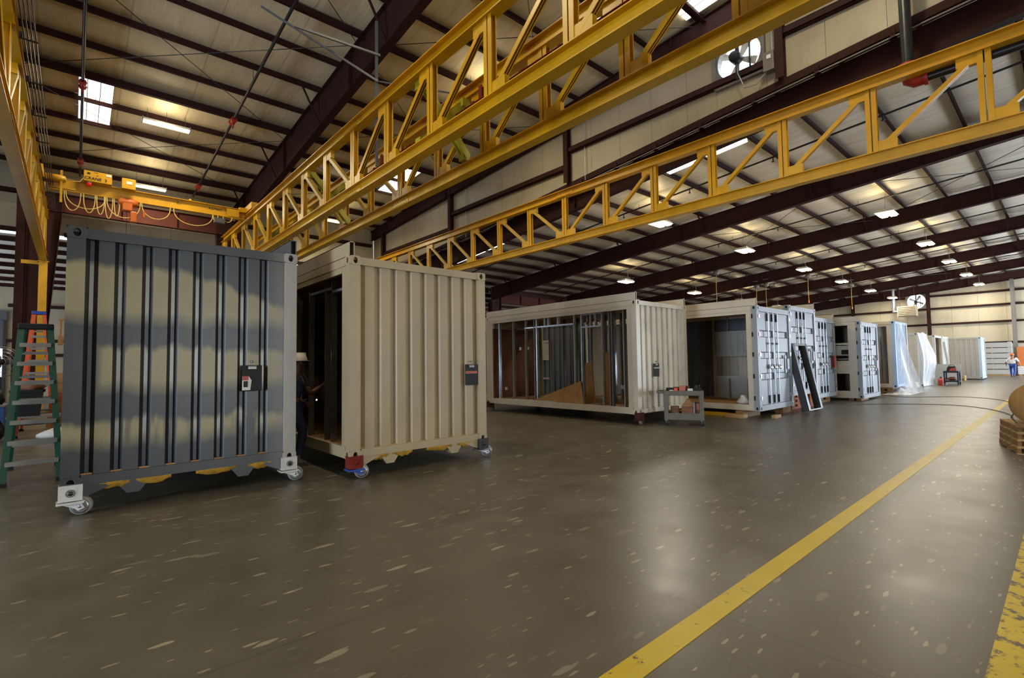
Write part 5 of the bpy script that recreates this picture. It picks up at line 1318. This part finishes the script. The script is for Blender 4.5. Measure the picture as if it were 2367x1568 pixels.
for k, nm in enumerate(('lowest', 'second', 'third', 'fourth', 'fifth', 'topmost')):
    t = T('slotted_panel', f'grey slotted panel in the stack at the far wall, {nm} from the floor', 'panel', (57.2, 4.7, .12+.445*k), 0, G)
    z = .12+.445*k
    MB().box(56.9, 57.5, 3.22, 6.2, z, z+.39).o('panel', 'grey_panel', t, True, .006)
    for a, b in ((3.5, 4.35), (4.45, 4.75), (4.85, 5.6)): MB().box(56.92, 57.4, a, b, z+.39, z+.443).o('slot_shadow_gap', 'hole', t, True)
    MB().box(56.95, 57.45, 3.24, 3.45, z+.39, z+.443).box(56.95, 57.45, 5.7, 6.1, z+.39, z+.443).o('spacer', 'grey_panel', t, True)
block('timber bearer under the slotted grey panels', 56.95, 57.4, 3.2, 6.2, 0, .12, 'wood')
t = T('orange_board', 'orange board leaning upright at the far wall behind the walking man', 'board', (58.5, 2.4, .8)); MB().box(58.42, 58.46, 1.2, 3.02, .82, 2.36).o('board', 'osb', t, True)
t = T('white_sheet_stack', 'white sheet stack on timber under the orange board at the far wall', 'stack', (58.2, 2.4, 0))
for k in range(4): MB().box(57.9, 58.6, 1.4, 3.0, .12+.165*k, .12+.165*k+.15).o('sheet', 'paper', t, True)
MB().box(57.9, 58.6, 1.4, 1.6, 0, .12).box(57.9, 58.6, 2.75, 2.95, 0, .12).o('bearer', 'wood', t, True)

# ================================================================== PEOPLE
def skinned(name, vs, es, rs, mat, par, sub=2, root=0):
    me = bpy.data.meshes.new(name); me.from_pydata([tuple(v) for v in vs], es, []); me.update()
    o = bpy.data.objects.new(name, me); COL.objects.link(o); o.parent = par
    sk = o.modifiers.new('skin', 'SKIN'); sk.use_smooth_shade = True
    if not me.skin_vertices: me.attributes
    lay = me.skin_vertices[0].data
    for i, r in enumerate(rs): lay[i].radius = (r, r) if not isinstance(r, tuple) else r; lay[i].use_root = (i == root)
    sb = o.modifiers.new('subdivision', 'SUBSURF'); sb.levels = sub; sb.render_levels = sub
    me.materials.append(MT[mat]); return o
def hand(V, E, Rr, wrist_i, wrist, d, side, curl):
    # palm and five unequal fingers growing from the wrist along d; side: thumb direction
    d = Vector(d).normalized(); s = Vector(side).normalized(); n = d.cross(s)
    palm = Vector(wrist)+d*.06; V.append(palm); Rr.append((.032, .022)); pi = len(V)-1; E.append((wrist_i, pi))
    for k, L in enumerate((.072, .082, .076, .058)):
        b = palm+d*.03+s*(.030-.02*k); m = b+d*L*.5+n*curl*.012; e = m+d*L*.45*(1-abs(curl)*.3)+n*curl*.032
        i = len(V); V += [b, m, e]; Rr += [.0095, .0085, .0065]; E += [(pi, i), (i, i+1), (i+1, i+2)]
    b = palm-d*.02+s*.036; e = b+d*.03+s*.028; f = e+d*.028+s*.006+n*curl*.012
    i = len(V); V += [b, e, f]; Rr += [.012, .0105, .008]; E += [(pi, i), (i, i+1), (i+1, i+2)]
def person(label, loc, rz, J, skin, shirt, trousers, hat, sleeve=.55, thick=1.0, hatz=.0):
    # J: joints in a local frame facing +x, z up, y to the left
    t = T('person', label, 'person', loc, rz)
    P = {k: Vector(v) for k, v in J.items()}
    V, E, Rr = [], [], []
    def a(p, r, to=None):
        V.append(Vector(p)); Rr.append(r); i = len(V)-1
        if to is not None: E.append((to, i))
        return i
    th = thick
    pel = a(P['pelvis'], (.15*th, .11*th)); ab = a(lerp(P['pelvis'], P['chest'], .5), (.14*th, .11*th), pel); ch = a(P['chest'], (.16*th, .115*th), ab)
    nk = a(P['neck'], .055, ch); hb = a(lerp(P['neck'], P['head'], .45), .062, nk)
    hc = a(P['head'], (.078, .098), hb); a(P['head']+Vector((0, 0, .075)), (.066, .085), hc)
    for s in 'LR':
        sh = a(P['sh'+s], .062, ch); el = a(P['el'+s], .046, sh); fm = a(lerp(P['el'+s], P['wr'+s], .3), .045, el); wr = a(P['wr'+s], .029, fm)
        hand(V, E, Rr, wr, P['wr'+s], P['wr'+s]-P['el'+s], (0, 0, 1) if abs((P['wr'+s]-P['el'+s]).normalized().z) < .7 else (1, 0, 0), 1 if s == 'L' else -1)
        hp = a(P['hip'+s], .088*th, pel); tm = a(lerp(P['hip'+s], P['kn'+s], .5), .078, hp); kn = a(P['kn'+s], .056, tm); cf = a(lerp(P['kn'+s], P['an'+s], .35), .055, kn); an = a(P['an'+s], .037, cf)
        a(P['an'+s]+Vector((.10, 0, -.055)), .034, an)
    skinned('body', V, E, Rr, skin, t)
    V, E, Rr = [], [], []
    pel = a(P['pelvis']+Vector((0, 0, .02)), (.17*th, .13*th)); ab = a(lerp(P['pelvis'], P['chest'], .5), (.165*th, .135*th), pel); ch = a(P['chest'], (.18*th, .135*th), ab); a(lerp(P['chest'], P['neck'], .72), .075, ch)
    for s in 'LR':
        sh = a(P['sh'+s], .078, ch); el = a(lerp(P['sh'+s], P['el'+s], min(1, sleeve)), .066, sh)
        if sleeve > 1: m = a(P['el'+s], .06, el); a(lerp(P['el'+s], P['wr'+s], .93), .042, m)
    skinned('shirt', V, E, Rr, shirt, t)
    V, E, Rr = [], [], []
    pel = a(P['pelvis'], (.165*th, .125*th))
    for s in 'LR':
        hp = a(P['hip'+s], .105*th, pel); tm = a(lerp(P['hip'+s], P['kn'+s], .5), .095, hp); kn = a(P['kn'+s], .075, tm); a(lerp(P['kn'+s], P['an'+s], .9), .064, kn)
    skinned('trousers', V, E, Rr, trousers, t)
    for s in 'LR':
        V, E, Rr = [], [], []
        an = a(P['an'+s]+Vector((0, 0, .06)), .05); hl = a(P['an'+s]+Vector((-.02, 0, -.045)), .045, an); a(P['an'+s]+Vector((.09, 0, -.05)), (.045, .036), hl); a(P['an'+s]+Vector((.16, 0, -.06)), (.04, .028), 2)
        skinned('boot', V, E, Rr, 'boot', t)
    h = P['head']
    MB().lathe([(.089, .0), (.091, .03), (.085, .065), (.06, .10), (0, .115)], h+Vector((-.012, 0, .012)), (0, 0, 1), 18).rough(lambda v: Vector((h.x+(v.x-h.x)*1.16, v.y, v.z))).o('hair', 'hair', t)
    hm = MB().lathe([(.118, .0), (.117, .02), (.108, .06), (.085, .10), (.05, .125), (0, .133)], h+Vector((0, 0, .045)), (0, 0, 1), 22)
    hm.rough(lambda v: Vector((h.x+(v.x-h.x)*1.14, v.y, v.z)))
    hm.prism([(h.x+.16, h.y+.0), (h.x+.155, h.y+.055), (h.x+.10, h.y+.10), (h.x+.08, h.y+.0), (h.x+.10, h.y-.10), (h.x+.155, h.y-.055)], 2, h.z+.043, h.z+.053)
    hm.box(h.x-.12, h.x+.11, h.y-.012, h.y+.012, h.z+.12, h.z+.182)
    hm.o('hard_hat', hat, t)
    MB().lathe([(0, -.012), (.012, -.006), (.013, .01), (.004, .03)], h+Vector((.098, 0, -.012)), (.3, 0, 1), 10).o('nose', skin, t)
    for sy in (-1, 1):
        MB().lathe([(0, -.01), (.008, -.006), (.011, 0), (.008, .006), (0, .01)], h+Vector((.084, sy*.031, .012)), (0, 1, 0), 10).o('eye', 'hair', t)
        MB().lathe([(0, -.008), (.02, -.006), (.03, 0), (.02, .006), (0, .008)], h+Vector((-.005, sy*.088, 0)), (0, 1, 0), 12).o('ear', skin, t)
    MB().bar(h+Vector((.088, -.024, -.045)), h+Vector((.088, .024, -.045)), .008, .010).o('mouth', 'maroon_red', t)
    return t
base = dict(pelvis=(0, 0, .96), chest=(.01, 0, 1.30), neck=(.0, 0, 1.49), head=(.03, 0, 1.64),
            shL=(0, .19, 1.42), elL=(-.02, .27, 1.13), wrL=(.08, .28, .90), shR=(0, -.19, 1.42), elR=(-.02, -.27, 1.13), wrR=(.08, -.28, .90),
            hipL=(0, .10, .92), knL=(.03, .11, .50), anL=(0, .11, .10), hipR=(0, -.10, .92), knR=(.03, -.11, .50), anR=(0, -.11, .10))
J = dict(base); J.update(pelvis=(-.02, 0, .97), chest=(.05, 0, 1.30), neck=(.08, 0, 1.48), head=(.13, 0, 1.63), shR=(.10, -.17, 1.40), elR=(.22, -.22, 1.14), wrR=(.47, -.14, 1.27), shL=(.06, .18, 1.40), elL=(.1, .25, 1.12), wrL=(.28, .2, 1.0), knR=(.16, -.10, .54), anR=(.06, -.11, .10))
person('worker in dark clothes and white hard hat reaching into the near cream container', (2.62, 8.35, 0), R(8), J, 'skin_dark', 'navy', 'navy', 'hatwhite', .6)
J = dict(base); J.update(knL=(.14, .13, .51), anL=(.22, .14, .11), knR=(-.06, -.12, .50), anR=(-.27, -.12, .14), elL=(-.06, .34, 1.15), wrL=(.12, .38, .95), elR=(-.02, -.36, 1.17), wrR=(-.1, -.44, .93))
person('man in white shirt, blue jeans and orange hard hat walking at the far end', (52.7, 3.0, 0), R(-12), J, 'skin', 'shirt', 'denim', 'hatorange', 1.2, 1.12)
t = T('welding_torch', 'small glowing torch tip inside the near cream container', 'torch', (3.2, 8.9, .95))
MB().tube((3.19, 8.78, 1.0), (3.24, 8.95, 1.02), .012, 8).path([(3.24, 8.95, 1.02), (3.22, 9.05, .8), (3.1, 9.2, .43)], .012, 6).o('hose', 'black', t, True)
MB().lathe([(0, -.012), (.010, -.006), (.010, .006), (0, .012)], (3.17, 8.74, 1.0), (0, 0, 1), 10).o('tip', 'spark', t, True)
